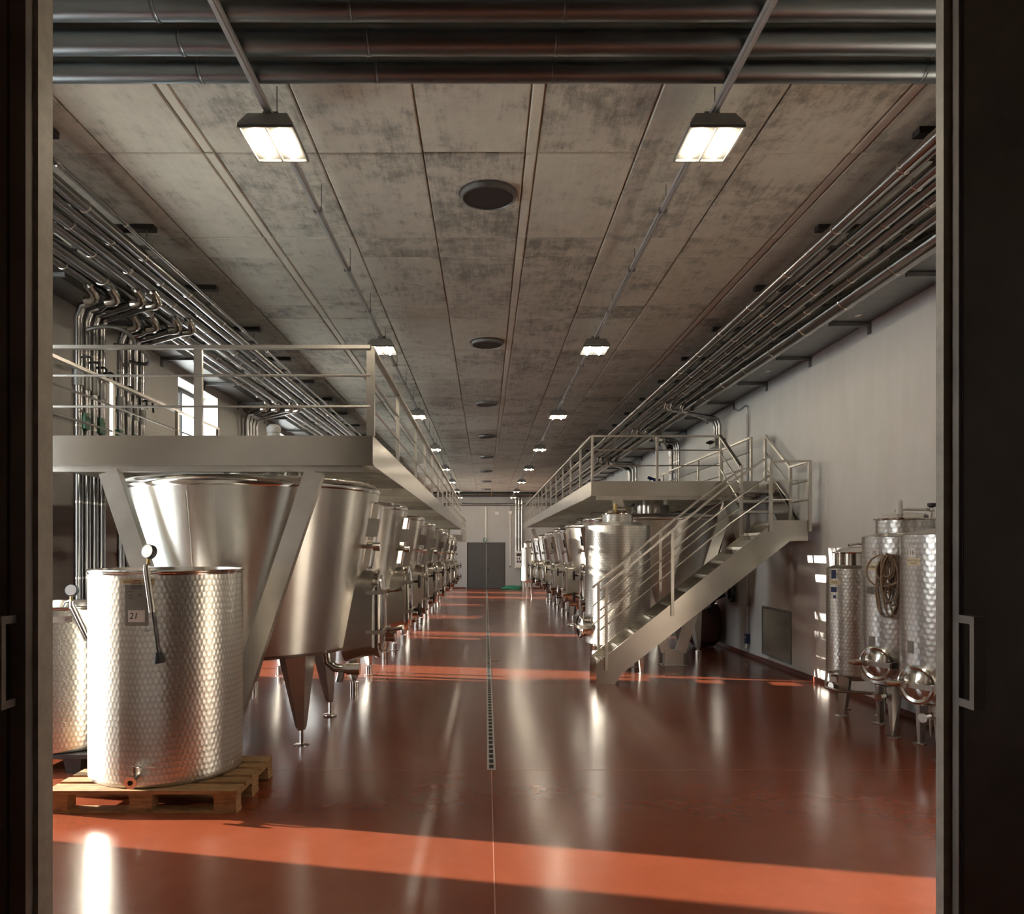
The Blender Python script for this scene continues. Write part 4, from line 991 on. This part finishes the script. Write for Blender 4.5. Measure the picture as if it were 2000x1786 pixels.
# ------------------------------------------------------------------ right wall fittings
gr = thing('wall_grille', 'square steel louvre grille low on the white wall by the stairs', 'grille', (WX, 12.5, 0.0))
gy0, gy1, gza, gzb = -.62, .62, -.02, .80
MB().box((-.02, gy0, gza), (0, gy0 + .04, gzb)).box((-.02, gy1 - .04, gza), (0, gy1, gzb)).box((-.02, gy0 + .04, gza), (0, gy1 - .04, gza + .04)).box((-.02, gy0 + .04, gzb - .04), (0, gy1 - .04, gzb)).build('frame', 'galv', gr, smooth=False)
MB().box((-.003, gy0 + .04, gza + .04), (-.001, gy1 - .04, gzb - .04)).build('back_plate', 'socket', gr, smooth=False)  # black sheet painting the shade behind the slats
sm = MB().prism([(-.018, 0, -.012), (-.016, 0, -.015), (-.003, 0, .010), (-.005, 0, .013)], (0, gy1 - gy0 - .08, 0)).mesh('slat', False); sm.materials.append(M['satin'])
for k in range(24): link('slat', sm, None, gr, (0, gy0 + .04, gza + .055 + k * .0308))
so = thing('wall_socket', 'blue power socket at the foot of the conduit beside the louvre grille', 'socket', (WX, 13.8, .15))
MB().box((-.07, -.055, -.08), (0, .055, .09)).build('case', 'blue', so, smooth=False)
MB().box((-.074, -.035, .02), (-.07, .045, .05)).build('cover_plate', 'white', so, smooth=False)
for yv in (-.03, .03): MB().tube([(-.04, yv, -.08), (-.04, yv, -.17)], .024, 10).build('plug', 'polish', so)
cd = thing('wall_conduit', 'grey conduit pair running up the white wall from the blue socket', 'conduit', (WX, 13.8, .24))
for yv in (-.03, .025): MB().tube([(-.03, yv, 0), (-.03, yv, 3.95), ], .014, 8).build('conduit_tube', 'conduit', cd)
MB().tube([(-.03, -.03, 3.95), (-.03, -.01, 4.08), (-.03, .12, 4.13), (-.03, .5, 4.10), (-.03, .75, 4.17), (-.03, .8, 4.3)], .010, 7).build('cable', 'conduit', cd)
for zv in (.5, 1.5, 2.5, 3.5): MB().box((-.05, -.06, zv), (0, .055, zv + .02)).build('clip', 'galv', cd, smooth=False)
bh = thing('hose_bracket', 'black angular bracket with a dangling bar on the wall behind the stairs', 'bracket', (WX - .05, 14.75, .48))
MB().tube([(0, .0, .55), (-.03, -.35, .56), (-.05, -.42, .45), (-.05, -.40, .32), (-.03, -.2, .30), (0, 0, .34)], .035, 6, closed=True).build('loop', 'black', bh, smooth=False)
MB().tube([(-.05, .15, .40), (-.22, .25, .30), (-.32, .30, .02)], .045, 6).build('dangling_bar', 'black', bh, smooth=False)
dm = thing('dark_drum', 'dark red round vessel on the floor behind the stairs', 'vessel', (4.35, 15.35, gz(15.35)))
MB().lathe([(0, 0), (.20, .02), (.33, .14), (.36, .35), (.34, .7), (.28, .86), (.1, .9), (0, .9)], 36).build('body', 'drum', dm)
MB().lathe([(.1, .9), (.1, .95), (0, .96)], 20).build('lid', 'dark', dm)

# ------------------------------------------------------------------ back wall fittings
def bw(px, py, dy=0.0): 
    p = P(px, py, YB); p.y = YB - dy; return p
hp_ = thing('wall_duct', 'horizontal grey duct across the end wall above the double door', 'duct', (0, YB - .08, bw(0, 986).z))
MB().tube([(-4.6, 0, 0), (4.6, 0, 0)], .07, 14).build('duct_tube', 'galv', hp_)
for x in (-2.5, 0.6, 2.2): MB().box((x - .04, -.02, -.09), (x + .04, .08, .09)).build('strap', 'galv', hp_, smooth=False)
p0, p1 = bw(949, 990), bw(949, 1056)
o = MB().tube([(p0.x, YB - .04, p0.z), (p0.x, YB - .04, p1.z)], .035, 8).build('wall_cable', 'white'); tag(o, 'pale vertical conduit on the end wall above the double door', 'conduit')
c = bw(947, 1055); pts = []
for k in range(60):
    a = 2 * PI * k / 20; pts.append((c.x + (.105 + .01 * math.sin(k)) * math.cos(a), YB - .05 - .0012 * k, c.z + .11 * math.sin(a)))
o = MB().tube(pts, .014, 6).build('cable_coil', 'hosegreen'); tag(o, 'small green coil hanging above the far double door', 'coil')
for i, (px, py) in enumerate(((970.5, 1002.5), (996.5, 1001.5))):
    c = bw(px, py); t = thing('junction_box', ('white emergency lamp box with two spots on the end wall', 'white junction box on the end wall above a long conduit')[i], 'box', (c.x, YB, c.z))
    MB().box((-.09, -.09, -.07), (.09, 0, .07)).build('case', 'white', t, smooth=False)
    MB().tube([(0, -.03, .07), (0, -.03, .42)], .016, 6).build('stem', 'conduit', t)
    if i == 0:
        for x in (-.04, .04): MB().tube([(x, -.09, 0), (x, -.1, 0)], .022, 10).build('spot', 'black', t)
    else:
        MB().tube([(0, -.03, -.07), (0, -.03, bw(0, 1107).z - c.z)], .026, 7).build('conduit_tube', 'white', t)
        MB().box((-.05, -.06, bw(0, 1109).z - c.z), (.05, 0, bw(0, 1105.5).z - c.z)).build('outlet', 'galv', t, smooth=False)
for i, px in enumerate((1007.5, 1013.3, 1019)):
    a, b = bw(px, 972), bw(px, 1077)
    t = thing('riser_pipe', 'shiny riser pipe above the control panel, %s from the double door' % ORD[i], 'pipe', (a.x, YB - .10, b.z), group='riser pipes on the end wall')
    MB().tube([(0, 0, 0), (0, 0, a.z - b.z)], .05, 12).build('jacket', 'polish', t)
    for zv in (.7, 1.5, 2.3): MB().tube([(0, 0, zv), (0, 0, zv + .03)], .055, 12).build('joint_band', 'satin', t)
a, b = bw(1005.5, 1077), bw(1026, 1110)
cp = thing('control_panel', 'pale control panel with dark windows on the end wall', 'panel', (a.x, YB, b.z)); W2, H2 = b.x - a.x, a.z - b.z
MB().box((0, -.16, 0), (W2, 0, H2)).build('case', 'white', cp, smooth=False)
for (u, v, w, h) in ((.14, .70, .62, .18), (.17, .50, .10, .13), (.38, .50, .10, .13), (.17, .32, .18, .13), (.42, .32, .18, .13)):
    MB().box((u * W2, -.166, v * H2), ((u + w) * W2, -.16, (v + h) * H2)).build('panel_window', 'dark', cp, smooth=False)
for u in (.14, .5): MB().tube([((u + .05) * W2, -.16, .06), ((u + .05) * W2, -.24, .04)], .035, 8).build('tap', 'brass', cp)
pts = [(a.x + .33, YB - .22, b.z + .03), (a.x + .33, YB - .24, b.z - .5), (a.x + .36, YB - .25, b.z - .85), (a.x + .30, YB - .3, gz(YB) + .06)]
gh = thing('green_hose', 'green water hose coiled on the floor under the control panel', 'hose', (bw(1000, 1150).x, YB - .9, gz(YB - .9)))
o_ = Vector(gh.location)
for k in range(5):
    MB().tube([Vector((.50 * math.cos(u) + .05 * k - .1, .22 * math.sin(u) + .02 * k, .03 + .03 * k + .02 * math.sin(u * 2 + k))) for u in [2 * PI * j / 26 for j in range(26)]], .028, 7, closed=True).build('hose_loop', 'hosegreen', gh)
MB().tube([Vector(p) - o_ for p in pts] + [Vector((.45, .15, .05))], .02, 7).build('hose_feed', 'hosegreen', gh)
